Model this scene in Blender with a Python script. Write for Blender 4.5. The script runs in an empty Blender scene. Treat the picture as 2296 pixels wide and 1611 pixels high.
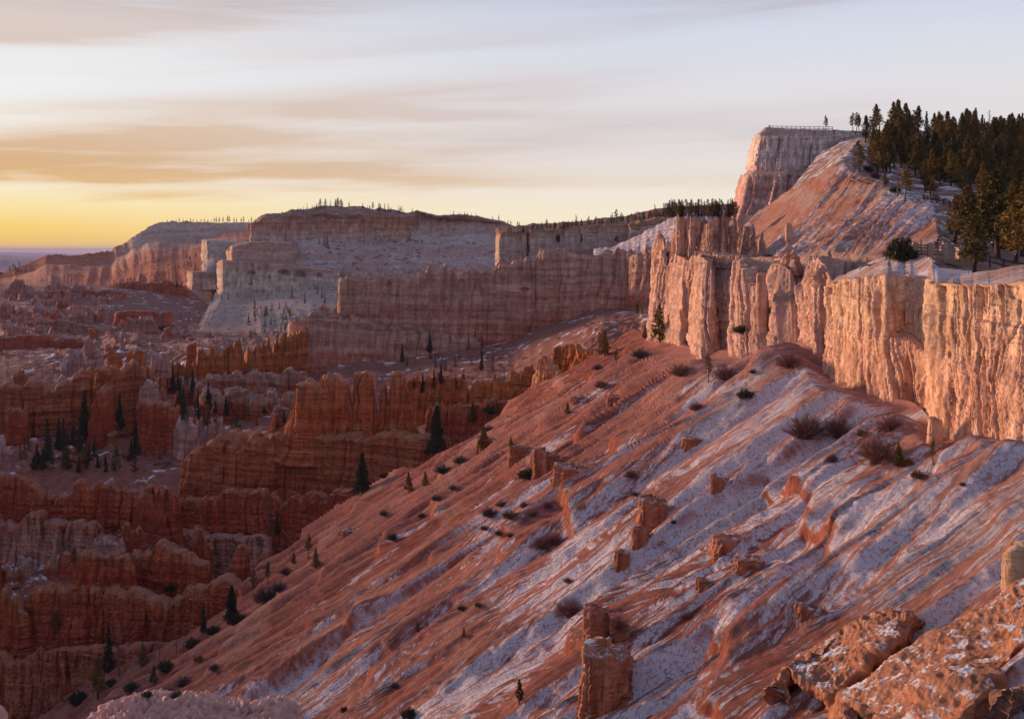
import bpy, math, random
import numpy as np
from mathutils import Vector
R = math.radians
random.seed(7); RNG = np.random.default_rng(7)
scene = bpy.context.scene
C = scene.collection

# ---------------------------------------------------------------- camera
F, CX, HY = 2400.0, 1147.5, 560.0            # measured on the 2295 px wide photograph: focal length, axis, eye level row
W, H = 2295.0, 1611.0
cd = bpy.data.cameras.new('camera'); cam = bpy.data.objects.new('camera', cd); C.objects.link(cam)
cam.location = (0, 0, 0); cam.rotation_euler = (R(90), 0, 0)
cd.sensor_width = 36; cd.lens = 36 * F / W; cd.shift_y = -(H / 2 - HY) / W
cd.clip_start = 0.5; cd.clip_end = 90000
scene.camera = cam
vs = scene.view_settings
vs.view_transform = 'Standard'; vs.look = 'None'; vs.gamma = 1; vs.exposure = 0.0; vs.use_curve_mapping = False
scene.cycles.max_bounces = 4; scene.cycles.diffuse_bounces = 3; scene.cycles.volume_bounces = 0

# ---------------------------------------------------------------- light: low sun, dawn sky
SUN_AZ, SUN_EL = R(-55), R(6)                # azimuth from the view direction, to the left
sl = bpy.data.lights.new('sun', 'SUN'); sl.energy = 5.6; sl.angle = R(8); sl.color = (1.0, 0.59, 0.37)
so = bpy.data.objects.new('sun', sl); C.objects.link(so)
sdir = Vector((math.sin(SUN_AZ) * math.cos(SUN_EL), math.cos(SUN_AZ) * math.cos(SUN_EL), math.sin(SUN_EL)))
so.rotation_euler = sdir.to_track_quat('Z', 'Y').to_euler()

class NT:
    """short hand for node graphs"""
    def __init__(s, tree): s.t = tree; s.n = tree.nodes; s.l = tree.links
    def new(s, typ, **kw):
        n = s.n.new(typ)
        for k, v in kw.items(): setattr(n, k, v)
        return n
    def put(s, sock, v):
        if v is None: return
        if isinstance(v, bpy.types.NodeSocket): s.l.new(v, sock)
        elif isinstance(v, (tuple, list)) and len(v) == 3 and sock.type == 'RGBA': sock.default_value = (*v, 1)
        else: sock.default_value = v
    def m(s, op, a, b=None, c=None, clamp=False):
        n = s.new('ShaderNodeMath', operation=op, use_clamp=clamp)
        s.put(n.inputs[0], a); s.put(n.inputs[1], b)
        if c is not None: s.put(n.inputs[2], c)
        return n.outputs[0]
    def add(s, a, b): return s.m('ADD', a, b)
    def mul(s, a, b): return s.m('MULTIPLY', a, b)
    def sub(s, a, b): return s.m('SUBTRACT', a, b)
    def vm(s, op, a, b):
        n = s.new('ShaderNodeVectorMath', operation=op); s.put(n.inputs[0], a); s.put(n.inputs[1], b)
        return n.outputs[0]
    def sep(s, v):
        n = s.new('ShaderNodeSeparateXYZ'); s.put(n.inputs[0], v); return n.outputs
    def comb(s, x, y, z):
        n = s.new('ShaderNodeCombineXYZ')
        for i, v in enumerate((x, y, z)): s.put(n.inputs[i], v)
        return n.outputs[0]
    def noise(s, vec, scale=1.0, detail=4.0, rough=0.55, col=False):
        n = s.new('ShaderNodeTexNoise'); s.put(n.inputs['Vector'], vec)
        n.inputs['Scale'].default_value = scale; n.inputs['Detail'].default_value = detail; n.inputs['Roughness'].default_value = rough
        return n.outputs['Color' if col else 'Fac']
    def mapr(s, v, a, b, c=0.0, d=1.0, smooth=True):
        n = s.new('ShaderNodeMapRange', interpolation_type='SMOOTHSTEP' if smooth else 'LINEAR'); n.clamp = True
        s.put(n.inputs[0], v)
        for i, q in enumerate((a, b, c, d)): s.put(n.inputs[i + 1], q)
        return n.outputs[0]
    def mix(s, f, a, b, mode='MIX'):
        n = s.new('ShaderNodeMix', data_type='RGBA', blend_type=mode); n.clamp_factor = True
        s.put(n.inputs[0], f); s.put(n.inputs[6], a); s.put(n.inputs[7], b)
        return n.outputs[2]
    def ramp(s, f, stops, interp='LINEAR'):
        n = s.new('ShaderNodeValToRGB'); s.put(n.inputs[0], f); r = n.color_ramp; r.interpolation = interp
        while len(r.elements) < len(stops): r.elements.new(0.5)
        for e, (p, c) in zip(r.elements, sorted(stops, key=lambda q: q[0])): e.position = p; e.color = (*c, 1)
        return n.outputs[0]

def srgb(r, g, b):
    f = lambda c: (c / 255 / 12.92) if c < 10.3 else ((c / 255 + 0.055) / 1.055) ** 2.4
    return (f(r), f(g), f(b))

def build_world():
    w = bpy.data.worlds.new('World'); scene.world = w; w.use_nodes = True
    t = NT(w.node_tree); t.n.clear()
    g = t.new('ShaderNodeTexCoord').outputs['Generated']
    x, y, z = t.sep(g)
    hyp = t.m('SQRT', t.add(t.mul(x, x), t.mul(y, y)))
    e = t.m('DIVIDE', z, t.m('MAXIMUM', hyp, 0.001))
    a = t.m('ARCTAN2', x, y)                                  # 0 ahead, negative to the left
    side = t.mapr(a, -0.56, 0.12)
    st = lambda rows: [(0.5 + q * 1.0, srgb(*c)) for q, c in rows]   # ramp position = 0.5 + elevation
    ee = t.add(e, 0.5)
    left = t.ramp(ee, st([(-0.02, (248, 190, 80)), (0.0, (252, 197, 80)), (0.02, (255, 212, 104)), (0.042, (255, 234, 172)), (0.058, (255, 248, 226)),
                          (0.10, (253, 249, 240)), (0.14, (242, 244, 245)), (0.18, (240, 241, 242)), (0.21, (232, 228, 226)), (0.25, (205, 200, 205)), (0.45, (150, 152, 178))]))
    right = t.ramp(ee, st([(-0.02, (250, 222, 150)), (0.0, (252, 232, 180)), (0.025, (251, 238, 208)), (0.055, (243, 232, 219)), (0.09, (230, 222, 220)),
                           (0.14, (228, 225, 228)), (0.19, (216, 221, 233)), (0.25, (200, 208, 229)), (0.45, (150, 152, 178))]))
    base = t.mix(side, left, right)
    # stretched cirrus noise, in direction space
    tilt = t.sub(e, t.mul(a, 0.06))
    cv = t.comb(t.mul(a, 2.2), t.mul(tilt, 24.0), 0.0)
    n1 = t.noise(cv, 1.0, 5.0, 0.5)
    n2 = t.noise(t.comb(t.mul(a, 5.0), t.mul(t.add(e, t.mul(a, -0.03)), 70.0), 3.0), 1.0, 4.0, 0.55)
    wob = t.add(t.mul(t.sub(n1, 0.5), 0.040), t.mul(t.sub(n2, 0.5), 0.016))
    total = None
    # clouds: elevation at a=0, slope, curvature, half widths below / above, azimuth from..to (soft), strength
    for e0, s1, s2, wl, wu, a0, a1, soft, amp in (
            (0.073, 0.010, 0.00, 0.017, 0.034, -0.95, -0.04, 0.16, 1.25),
            (0.141, 0.115, 0.00, 0.014, 0.022, -0.38, 0.12, 0.14, 0.95),
            (0.252, 0.14, 0.00, 0.020, 0.045, -0.90, 0.02, 0.20, 1.15),
            (0.044, 0.000, 0.00, 0.004, 0.006, -0.36, -0.25, 0.05, 1.0),
            (0.104, 0.012, 0.00, 0.014, 0.018, -0.08, 0.36, 0.15, 0.80),
            (0.172, -0.05, 0.00, 0.010, 0.016, -0.60, -0.26, 0.15, 0.30),
            (0.064, -0.01, 0.00, 0.006, 0.010, -0.02, 0.30, 0.15, 0.45), (0.122, 0.02, 0.0, 0.007, 0.012, -0.20, 0.40, 0.2, 0.45),
            (0.158, 0.09, 0.0, 0.006, 0.012, -0.45, 0.05, 0.2, 0.40), (0.196, 0.10, 0.0, 0.010, 0.016, -0.30, 0.50, 0.25, 0.50), (0.225, 0.02, 0.0, 0.008, 0.02, 0.0, 0.6, 0.2, 0.45)):
        c = t.add(t.add(e0, t.mul(a, s1)), t.mul(t.mul(a, a), s2))
        dd = t.sub(t.add(e, wob), c)
        lo = t.m('DIVIDE', dd, wl); hi = t.m('DIVIDE', dd, wu)
        pos = t.m('GREATER_THAN', dd, 0.0)
        q = t.add(t.mul(pos, hi), t.mul(t.sub(1.0, pos), lo))
        gss = t.m('EXPONENT', t.mul(t.mul(q, q), -1.0))
        win = t.mul(t.mapr(a, a0 - soft, a0 + soft), t.sub(1.0, t.mapr(a, a1 - soft, a1 + soft)))
        k = t.mul(t.mul(gss, win), t.mul(amp, t.mapr(t.add(t.mul(n2, 0.6), t.mul(n1, 0.4)), 0.35, 0.62, 0.45, 1.15)))
        total = k if total is None else t.add(total, k)
    streak = t.add(t.mul(t.mapr(n1, 0.5, 0.78), 0.16), t.mul(t.mapr(n2, 0.52, 0.75), 0.14))
    total = t.m('MINIMUM', t.add(total, streak), 1.0)
    cl = t.ramp(ee, st([(0.0, (240, 176, 80)), (0.04, (240, 190, 110)), (0.075, (216, 172, 122)), (0.11, (222, 190, 160)), (0.2, (218, 202, 195)), (0.3, (150, 145, 160))]))
    cr = t.ramp(ee, st([(0.0, (240, 214, 170)), (0.06, (226, 208, 190)), (0.1, (212, 204, 206)), (0.16, (214, 208, 215)), (0.3, (160, 160, 180))]))
    cc = t.mix(t.mapr(a, -0.5, 0.25), cl, cr)
    front = t.mix(t.mul(total, 0.92), base, cc)
    # overhead and behind: clear dusk dome from the sky model, dim and blue
    ns = t.new('ShaderNodeTexSky', sky_type='NISHITA'); ns.sun_disc = False
    ns.sun_elevation = SUN_EL; ns.sun_rotation = SUN_AZ; ns.altitude = 2400; ns.dust_density = 1.0
    dome = t.vm('MULTIPLY', ns.outputs[0], (0.07, 0.075, 0.085))
    dome = t.mix(0.55, dome, (0.48, 0.46, 0.68))
    back = t.m('ABSOLUTE', a)
    fdome = t.m('MAXIMUM', t.mapr(e, 0.24, 0.75), t.mapr(back, 1.0, 1.9))
    col = t.mix(fdome, front, dome)
    col = t.mix(t.sub(1.0, t.mapr(e, -0.08, -0.02)), col, (0.10, 0.06, 0.06))
    bg = t.new('ShaderNodeBackground'); t.put(bg.inputs[0], col); bg.inputs[1].default_value = 1.0
    o = t.new('ShaderNodeOutputWorld'); t.l.new(bg.outputs[0], o.inputs[0])
build_world()

# ---------------------------------------------------------------- noise
_perm = np.random.default_rng(11).permutation(256); _perm = np.concatenate([_perm, _perm, _perm]).astype(np.int32)
_gr = np.random.default_rng(5).normal(size=(256, 3)); _gr = (_gr / np.linalg.norm(_gr, axis=1)[:, None]).astype(np.float32)
def pn(x, y=0.0, z=0.0):
    """gradient noise about -1..1"""
    x, y, z = np.broadcast_arrays(np.asarray(x, np.float32), np.asarray(y, np.float32), np.asarray(z, np.float32))
    xi = np.floor(x); yi = np.floor(y); zi = np.floor(z)
    fx, fy, fz = x - xi, y - yi, z - zi
    xi = xi.astype(np.int32) & 255; yi = yi.astype(np.int32) & 255; zi = zi.astype(np.int32) & 255
    u = fx * fx * fx * (fx * (fx * 6 - 15) + 10); v = fy * fy * fy * (fy * (fy * 6 - 15) + 10); w = fz * fz * fz * (fz * (fz * 6 - 15) + 10)
    def g(dx, dy, dz):
        h = _perm[_perm[_perm[xi + dx] + yi + dy] + zi + dz]
        q = _gr[h]
        return q[..., 0] * (fx - dx) + q[..., 1] * (fy - dy) + q[..., 2] * (fz - dz)
    L = lambda a, b, t: a + t * (b - a)
    return 1.6 * L(L(L(g(0,0,0), g(1,0,0), u), L(g(0,1,0), g(1,1,0), u), v), L(L(g(0,0,1), g(1,0,1), u), L(g(0,1,1), g(1,1,1), u), v), w)
def fbm(x, y=0.0, z=0.0, o=4, g=0.5):
    r = 0; a = 1.0
    for i in range(o):
        r = r + a * pn(np.asarray(x) * 2.03**i + 17.3 * i, np.asarray(y) * 2.03**i + 9.1 * i, np.asarray(z) * 2.03**i + 4.7 * i); a *= g
    return r
def sst(a, b, x):
    t = np.clip((x - a) / (b - a), 0, 1); return t * t * (3 - 2 * t)

# ---------------------------------------------------------------- objects
def tag(o, label=None, cat=None, group=None, kind=None):
    if label: o['label'] = label
    if cat: o['category'] = cat
    if group: o['group'] = group
    if kind: o['kind'] = kind
    return o
def mesh_from(name, V, polys, mats, parent=None, smooth=True, midx=None, attr=None, attr2=None):
    """polys: (n,4) or (n,3) int array"""
    V = np.ascontiguousarray(V, np.float32); polys = np.ascontiguousarray(polys, np.int32); k = polys.shape[1]; n = len(polys)
    me = bpy.data.meshes.new(name)
    me.vertices.add(len(V)); me.vertices.foreach_set('co', V.ravel())
    me.loops.add(n * k); me.loops.foreach_set('vertex_index', polys.ravel())
    me.polygons.add(n); me.polygons.foreach_set('loop_start', np.arange(0, n * k, k, dtype=np.int32))
    me.polygons.foreach_set('loop_total', np.full(n, k, np.int32))
    me.polygons.foreach_set('use_smooth', np.full(n, smooth, bool))
    for m in (mats if isinstance(mats, (list, tuple)) else [mats]): me.materials.append(m)
    if midx is not None: me.polygons.foreach_set('material_index', np.ascontiguousarray(midx, np.int32))
    me.update(calc_edges=True)
    if attr is not None:
        at = me.attributes.new('t', 'FLOAT', 'POINT'); at.data.foreach_set('value', np.ascontiguousarray(attr, np.float32).ravel())
    if attr2 is not None:
        at = me.attributes.new('q', 'FLOAT', 'POINT'); at.data.foreach_set('value', np.ascontiguousarray(attr2, np.float32).ravel())
    o = bpy.data.objects.new(name, me); C.objects.link(o)
    if parent: o.parent = parent
    return o
def grid_polys(nr, nc, closed=False):
    i = np.arange(nr - 1)[:, None] * nc; j = np.arange(nc if closed else nc - 1)[None, :]; j2 = (j + 1) % nc
    return np.stack([i + j, i + j2, i + nc + j2, i + nc + j], -1).reshape(-1, 4)
def P(px, py, d): return np.array(((px - CX) / F * d, d, (HY - py) / F * d))
def project(V): return V[..., 0] / V[..., 1] * F + CX, HY - V[..., 2] / V[..., 1] * F

# ---------------------------------------------------------------- materials
def principled(name, rough=0.9, spec=0.15):
    m = bpy.data.materials.new(name); m.use_nodes = True; t = NT(m.node_tree); b = m.node_tree.nodes['Principled BSDF']
    b.inputs['Roughness'].default_value = rough; b.inputs['Specular IOR Level'].default_value = spec
    return m, t, b
SNOW = (0.72, 0.74, 0.80)
def rock(name, stops, snow=0.0, soil=None, fs=1.0, band=0.5, streak=0.35, bump=0.5, var=0.35, xmix=None, sfs=None, soilmix=0.85, sat=1.22):
    """stops: colour by height fraction 't' (0 foot .. 1 top); fs: size of the finest features in metres; soil: colour on gentle ground"""
    rich = lambda c, k=sat: tuple(max(0.015, sum(c) / 3 + k * (q - sum(c) / 3)) for q in c)
    stops = [(q, rich(c)) for q, c in stops]
    if soil is not None: soil = rich(soil, 1.12)
    m, t, b = principled(name)
    geo = t.new('ShaderNodeNewGeometry'); pos = geo.outputs['Position']; x, y, z = t.sep(pos)
    nz = t.sep(geo.outputs['Normal'])[2]
    at = t.new('ShaderNodeAttribute', attribute_name='t').outputs['Fac']
    big = t.noise(pos, 0.12 / fs, 4.0)
    warp = t.mul(t.sub(big, 0.5), 0.22)
    col = t.ramp(t.add(at, warp), stops)
    if xmix: col = t.mix(t.mapr(t.add(x, t.mul(t.sub(big, 0.5), 0.6 * (xmix[1] - xmix[0]))), xmix[0], xmix[1]), t.ramp(t.add(at, warp), xmix[2]), col)
    # thin beds: noise that changes fast with height and slowly sideways
    zw = t.add(z, t.mul(t.sub(t.noise(pos, 0.06 / fs, 3.0), 0.5), 5.0 * fs))
    bed = t.noise(t.comb(t.mul(x, 0.03 / fs), t.mul(y, 0.03 / fs), t.mul(zw, 0.5 / fs)), 1.0, 5.0, 0.66)
    bmask = t.mapr(t.noise(pos, 0.045 / fs, 2.0), 0.35, 0.62, 0.25, 1.0)
    bed = t.add(0.5, t.mul(t.sub(bed, 0.5), bmask))
    bf = t.mapr(bed, 0.3, 0.7, 1.0 - band * 0.75, 1.0 + band * 0.45, False)
    # vertical streaks: wash stains, and painted gully and flute shading on some rocks
    stv = t.noise(t.vm('MULTIPLY', pos, (0.55 / fs, 0.55 / fs, 0.045 / fs)), 1.0, 4.0, 0.6)
    sf = t.mapr(stv, 0.34, 0.66, 1.0 - streak * 0.75, 1.0 + streak * 0.5, False)
    pat = t.mapr(t.noise(pos, 0.35 / fs, 5.0, 0.65), 0.3, 0.7, 1.0 - var * 0.5, 1.0 + var * 0.5, False)
    f = t.mul(t.mul(bf, sf), pat)
    col = t.mix(1.0, col, t.comb(f, t.m('POWER', f, 1.15), t.m('POWER', f, 1.25)), 'MULTIPLY')
    if soil is not None:
        sm = t.mapr(t.add(nz, t.mul(t.sub(big, 0.5), 0.3)), 0.42, 0.72)
        sc = t.mix(t.mapr(t.noise(pos, 0.25 / fs, 5.0, 0.7), 0.35, 0.65), soil, tuple(c * 0.62 for c in soil))
        col = t.mix(t.mul(sm, soilmix), col, sc)
    if snow > 0:
        sn = t.noise(pos, 0.5 / (sfs or fs), 6.0, 0.7)
        sk = t.mul(t.mapr(nz, 0.45, 0.8), t.mapr(sn, 0.66 - 0.3 * snow, 0.74 - 0.3 * snow))
        col = t.mix(sk, col, SNOW)
    t.put(b.inputs['Base Color'], col)
    bh = t.add(t.mul(t.noise(t.vm('MULTIPLY', pos, (1.0 / fs, 1.0 / fs, 0.35 / fs)), 1.0, 6.0, 0.68), 1.0), t.mul(bed, 1.1 * band))
    bp = t.new('ShaderNodeBump'); bp.inputs['Strength'].default_value = bump; bp.inputs['Distance'].default_value = 0.9 * fs
    t.put(bp.inputs['Height'], bh); t.l.new(bp.outputs[0], b.inputs['Normal'])
    return m
WH = (0.56, 0.47, 0.40); PK = (0.56, 0.36, 0.27); OR = (0.52, 0.225, 0.115); RD = (0.38, 0.115, 0.062); TN = (0.44, 0.29, 0.19); DR = (0.27, 0.085, 0.055)
OC = (0.47, 0.25, 0.10); LI = (0.50, 0.33, 0.28); PU = (0.40, 0.23, 0.20)
# ---------------------------------------------------------------- rock builders
def ledge(z, q, s):
    """profile of harder and softer beds against height; s = bed thickness in metres"""
    return pn(z / (3.1 * s), q * 0.7, 1.7) + 0.6 * pn(z / (1.2 * s), q, 5.2) + 0.3 * pn(z / (0.5 * s), q * 1.3, 9.9)
def hsh(i, j, k=0):
    i = np.asarray(i).astype(np.int64) & 255; j = np.asarray(j).astype(np.int64) & 255
    return _perm[(_perm[(_perm[i] + j) & 511] + int(k)) & 511] / 127.5 - 1.0
def flute(s, z, lam, seed):
    """relief of jointed rock: rounded ribs of uneven size, deep cracks, and loosened blocks"""
    s, z = np.broadcast_arrays(s, z)
    w = s + 0.55 * lam * pn(s / (1.7 * lam), z / (7 * lam), seed + 3) + 0.2 * lam * pn(s / (0.6 * lam), z / (1.6 * lam), seed + 4)
    mod = 0.45 + 0.9 * sst(-0.35, 0.45, pn(s / (3.7 * lam), z / (4.5 * lam), seed + 20))
    n1 = np.abs(pn(w / lam, z / (lam * 11), seed)); n2 = np.abs(pn(w / lam * 2.3, z / (lam * 7), seed + 8)); n3 = np.abs(pn(w / lam * 5.3, z / (lam * 3.5), seed + 5)) * 1.6 - 0.5
    nc = pn(w / lam * 0.55, z / (lam * 14), seed + 31)
    blk = hsh(np.floor(w / lam * 1.9 + 0.2 * n3), np.floor(z / lam * 0.45 + 3 * hsh(np.floor(w / lam * 1.9), 3, 5)), 17 + int(seed * 7) % 97)
    blk2 = hsh(np.floor(w / lam * 4.3), np.floor(z / lam * 1.2 + 2 * hsh(np.floor(w / lam * 4.3), 9, 5)), 41)
    return mod * (1.05 * n1 ** 0.65 + 0.6 * n2 ** 0.8 - 0.5) + 0.2 * n3 + 0.16 * blk + 0.09 * blk2 - 0.75 * np.exp(-(nc / 0.05) ** 2) + 1.3 * (fbm(s / (4 * lam), z / (9 * lam), seed + 40, 2)) * 0.5
def resample(ctrl, n_per, axis_len):
    """fractional indices along a control polyline, n per segment"""
    out = []
    for i in range(len(axis_len)):
        k = max(1, int(math.ceil(axis_len[i] / n_per)))
        out.append(i + np.arange(k) / k)
    out.append(np.array([float(len(axis_len))])); return np.concatenate(out)
def normals(Pg):
    du = np.gradient(Pg, axis=1); dv = np.gradient(Pg, axis=0)
    N = np.cross(du, dv); N /= np.maximum(np.linalg.norm(N, axis=-1, keepdims=True), 1e-9); return N
def blur_cols(G, k):
    for _ in range(k):
        G = np.concatenate([G[:, :1], 0.25 * G[:, :-2] + 0.5 * G[:, 1:-1] + 0.25 * G[:, 2:], G[:, -1:]], 1)
    return G
def sheet(name, rows, mat, lam=6.0, A=1.0, B=0.4, bed=1.0, bs=1.0, seed=0.0, step=1.7, tf=0.06, soft=6, dents=(), jag=0.0, big=0.0, trow=None, label=None, cat='rock face', talus_l=None, **kw):
    """relief surface through control rows (top to bottom) of (px, py, depth); flutes and beds where it is steep, rills where it lies flatter"""
    ctrl = np.array([[P(*c) for c in r] for r in rows]); rr = np.array(rows, float)
    lu = [np.max(np.hypot(rr[:, i + 1, 0] - rr[:, i, 0], (rr[:, i + 1, 1] - rr[:, i, 1]) * 0.5)) for i in range(rr.shape[1] - 1)]
    lv = [max(np.max(np.abs(rr[j + 1, :, 1] - rr[j, :, 1])), 6) for j in range(rr.shape[0] - 1)]
    fu = resample(None, step, lu); fv = resample(None, step, lv)
    iu = np.minimum(fu.astype(int), rr.shape[1] - 2); iv = np.minimum(fv.astype(int), rr.shape[0] - 2)
    tu = (fu - iu)[None, :, None]; tv = (fv - iv)[:, None, None]
    g = lambda a, b: ctrl[a][:, b]
    G = (1 - tv) * ((1 - tu) * g(iv, iu) + tu * g(iv, iu + 1)) + tv * ((1 - tu) * g(iv + 1, iu) + tu * g(iv + 1, iu + 1))
    G = blur_cols(G, soft)
    N = normals(G)
    flip = -1.0 if np.median(np.sum(N * G, -1)) > 0 else 1.0
    N = N * flip
    s = np.concatenate([[0], np.cumsum(np.linalg.norm(np.diff(G[G.shape[0] // 2, :, :2], axis=0), axis=1))])[None, :] + seed * 31.0
    x, y, z = G[..., 0], G[..., 1], G[..., 2]
    steep = sst(0.80, 0.50, np.abs(N[..., 2])) 
    top = sst(0.0, tf, (fv / fv[-1]))[:, None]
    zz = z + 2.0 * bs * pn(x / (40 * bs), y / (40 * bs), seed)
    fl = A * flute(s, z, lam, seed)
    fl = fl + big * fbm(s / (lam * 6), z / (lam * 12), seed + 2, 2)
    fl = fl + 0.08 * A * fbm(x / lam * 6, y / lam * 6, z / lam * 6, 3, 0.6)
    le = bed * 0.35 * ledge(zz, 0.1 * seed, bs)
    tl = talus_l or lam
    wr = s + 0.6 * tl * pn(s / (2 * tl), z / (3 * tl), seed + 21)
    B = B * (0.35 + 1.1 * sst(-0.4, 0.5, pn(x / (5 * tl), y / (5 * tl), z / (5 * tl) + seed)))
    ri = B * (0.9 - 1.8 * np.abs(pn(wr / tl, z / (tl * 8), seed + 11))) + B * 0.5 * (0.5 - np.abs(pn(wr / tl * 3.1, z / (tl * 3), seed + 12))) + 0.25 * B * fbm(x / tl * 3, y / tl * 3, z / tl * 3, 3)
    D = steep * (fl + le) + (1 - steep) * ri
    for (dx, dy, rx, ry, dep) in dents:
        px, py = project(G); q = ((px - dx) / rx) ** 2 + ((py - dy) / ry) ** 2
        D = D - dep * sst(1.15, 0.55, q) * (0.35 + 0.65 * np.clip((dy + 0.4 * ry - py) / (1.2 * ry), 0, 1))
    D = D * top
    G = G + N * D[..., None]
    if trow is None: T = 1 - np.repeat((fv / fv[-1])[:, None], len(fu), 1)
    else: T = np.repeat(np.interp(fv, np.arange(len(trow)), trow)[:, None], len(fu), 1)
    polys = grid_polys(len(fv), len(fu))
    if flip > 0: pass
    else: polys = polys[:, ::-1]
    o = mesh_from(name, G.reshape(-1, 3), polys, mat, attr=T)
    return tag(o, label, cat if label else None, kind='structure')

def fin(name, spine, mat, th=(1.5, 6.0), lam=4.0, A=0.9, J=3.0, bed=0.8, bs=0.6, seed=0.0, step=1.5, p=1.3, back=4.0, ends=1.0, cap=0.05, rgh=0.14, notch=0.17, label=None, cat='rock wall', kind='structure', group=None, dents=()):
    """free-standing wall of rock columns along a plan line; spine: (px, depth, py of the crest, py of the foot)"""
    S = np.array(spine, float); L = S[-1, 0] - S[0, 0]
    if kind == 'structure': th = (th[0] * 0.5, th[1] * 0.62); J = J * 1.5; p = max(p, 2.0); lam = lam * 0.8; A = A * 1.35
    n = max(10, int(L / step)); px = np.linspace(S[0, 0], S[-1, 0], n)
    d, yt, yb = (np.interp(px, S[:, 0], S[:, i]) for i in (1, 2, 3))
    k = max(1, int(3 / step)); 
    X = (px - CX) / F * d; Y = d.copy()
    X = blur_cols(np.stack([X, Y], -1)[None], 4)[0]; X, Y = X[:, 0], X[:, 1]
    zt = (HY - yt) / F * d; zb = (HY - yb) / F * d; zb = zb - (2 + 0.12 * (zt - zb))
    s = np.concatenate([[0], np.cumsum(np.hypot(np.diff(X), np.diff(Y)))]); T = s[-1]
    tx = np.gradient(X); ty = np.gradient(Y); q = np.hypot(tx, ty); nx, ny = ty / q, -tx / q
    sd = seed * 37.0
    wv = s + 0.55 * lam * pn(s / (1.7 * lam), 0, seed + 3)
    n1 = np.abs(pn(wv / lam, 0, seed)); cre = 1 - np.minimum(1, n1 * 4.5)
    sc = (zt - zb); cell = 0.55 * hsh(np.floor(wv / lam * 1.1), 5, 3 + int(seed) % 50) + 0.35 * hsh(np.floor(wv / lam * 2.7), 8, 9 + int(seed) % 50)
    zt = zt - J * 0.8 * cre * (0.5 + np.abs(pn(s / lam * 0.37, seed, 7.7))) + 0.55 * J * cell + 0.35 * J * pn(s / (lam * 1.9), seed, 2.2) + 0.2 * J * pn(s / lam * 4.1, seed, 4.1)
    if kind == 'structure': zt = zt - notch * sc * sst(0.12, 0.42, pn(s / (lam * 4.2), seed, 12.7)) * (0.6 + 0.8 * np.abs(pn(s / lam * 0.9, seed, 13.7))) + 0.5 * J * pn(s / (lam * 6), seed, 15.1)
    zt = np.maximum(zt, zb + 0.2 * sc)
    te = max(min(0.2 * T, ends * th[1]), 1e-3)
    we = np.sqrt(np.clip(1 - (1 - np.minimum(1, np.minimum(s, T - s) / te)) ** 2, 0.0, 1)); we = 0.04 + 0.96 * we
    hp = float(np.max((yb - yt))); nf = max(10, int(hp / step)); nb = max(6, nf // 3)
    tf = np.concatenate([np.linspace(0, 0.94, nf), 0.94 + 0.06 * np.sin(np.linspace(0, np.pi / 2, max(6, nf // 8)))[1:]]); tb = tf[::-1][1:][:: max(1, len(tf) // nb)]
    tt = np.concatenate([tf, tb]); side = np.concatenate([np.ones(len(tf)), -np.ones(len(tb))])
    t = tt[:, None]; sg = side[:, None]
    z = zb[None] + (zt - zb)[None] * t
    half = th[0] + (th[1] - th[0]) * (1 - t) ** p
    rnd = np.sqrt(np.clip(1 - np.clip((t - (1 - cap)) / cap, 0, 1) ** 2, 0, 1)) 
    ss = s[None] + sg * 0.0; zn = z / lam
    sdn = seed + np.where(sg > 0, 0, 50.0)
    D = A * flute(np.where(sg > 0, ss, ss + 500.0), z, lam, seed) + bed * 0.35 * ledge(z + 1.2 * bs * pn(ss / (30 * bs), 0, seed), 0.1 * seed, bs) + rgh * A * fbm(ss / lam * 5, z / lam * 5, seed, 4, 0.6)
    for (dx, dy, rx, ry, dep) in dents:
        ppx = np.broadcast_to(px[None], z.shape); ppy = HY - z / Y[None] * F; qq = ((ppx - dx) / rx) ** 2 + ((ppy - dy) / ry) ** 2
        D = D - dep * sst(1.1, 0.7, qq) * (sg > 0)
    hw = np.maximum(half + D, (0.3 if kind == 'structure' else 0.6) * half) * rnd * we[None]
    hw[-1] = np.minimum(hw[-1], half[-1])
    V = np.stack([X[None] + sg * hw * nx[None], Y[None] + sg * hw * ny[None], z], -1)
    jit = 0.05 * A
    polys = grid_polys(len(tt), n)[:, ::-1]
    o = mesh_from(name, V.reshape(-1, 3), polys[:, ::-1], mat, attr=np.repeat(t, n, 1))
    # tag
    return tag(o, label, cat if label else None, group, kind)

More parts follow.
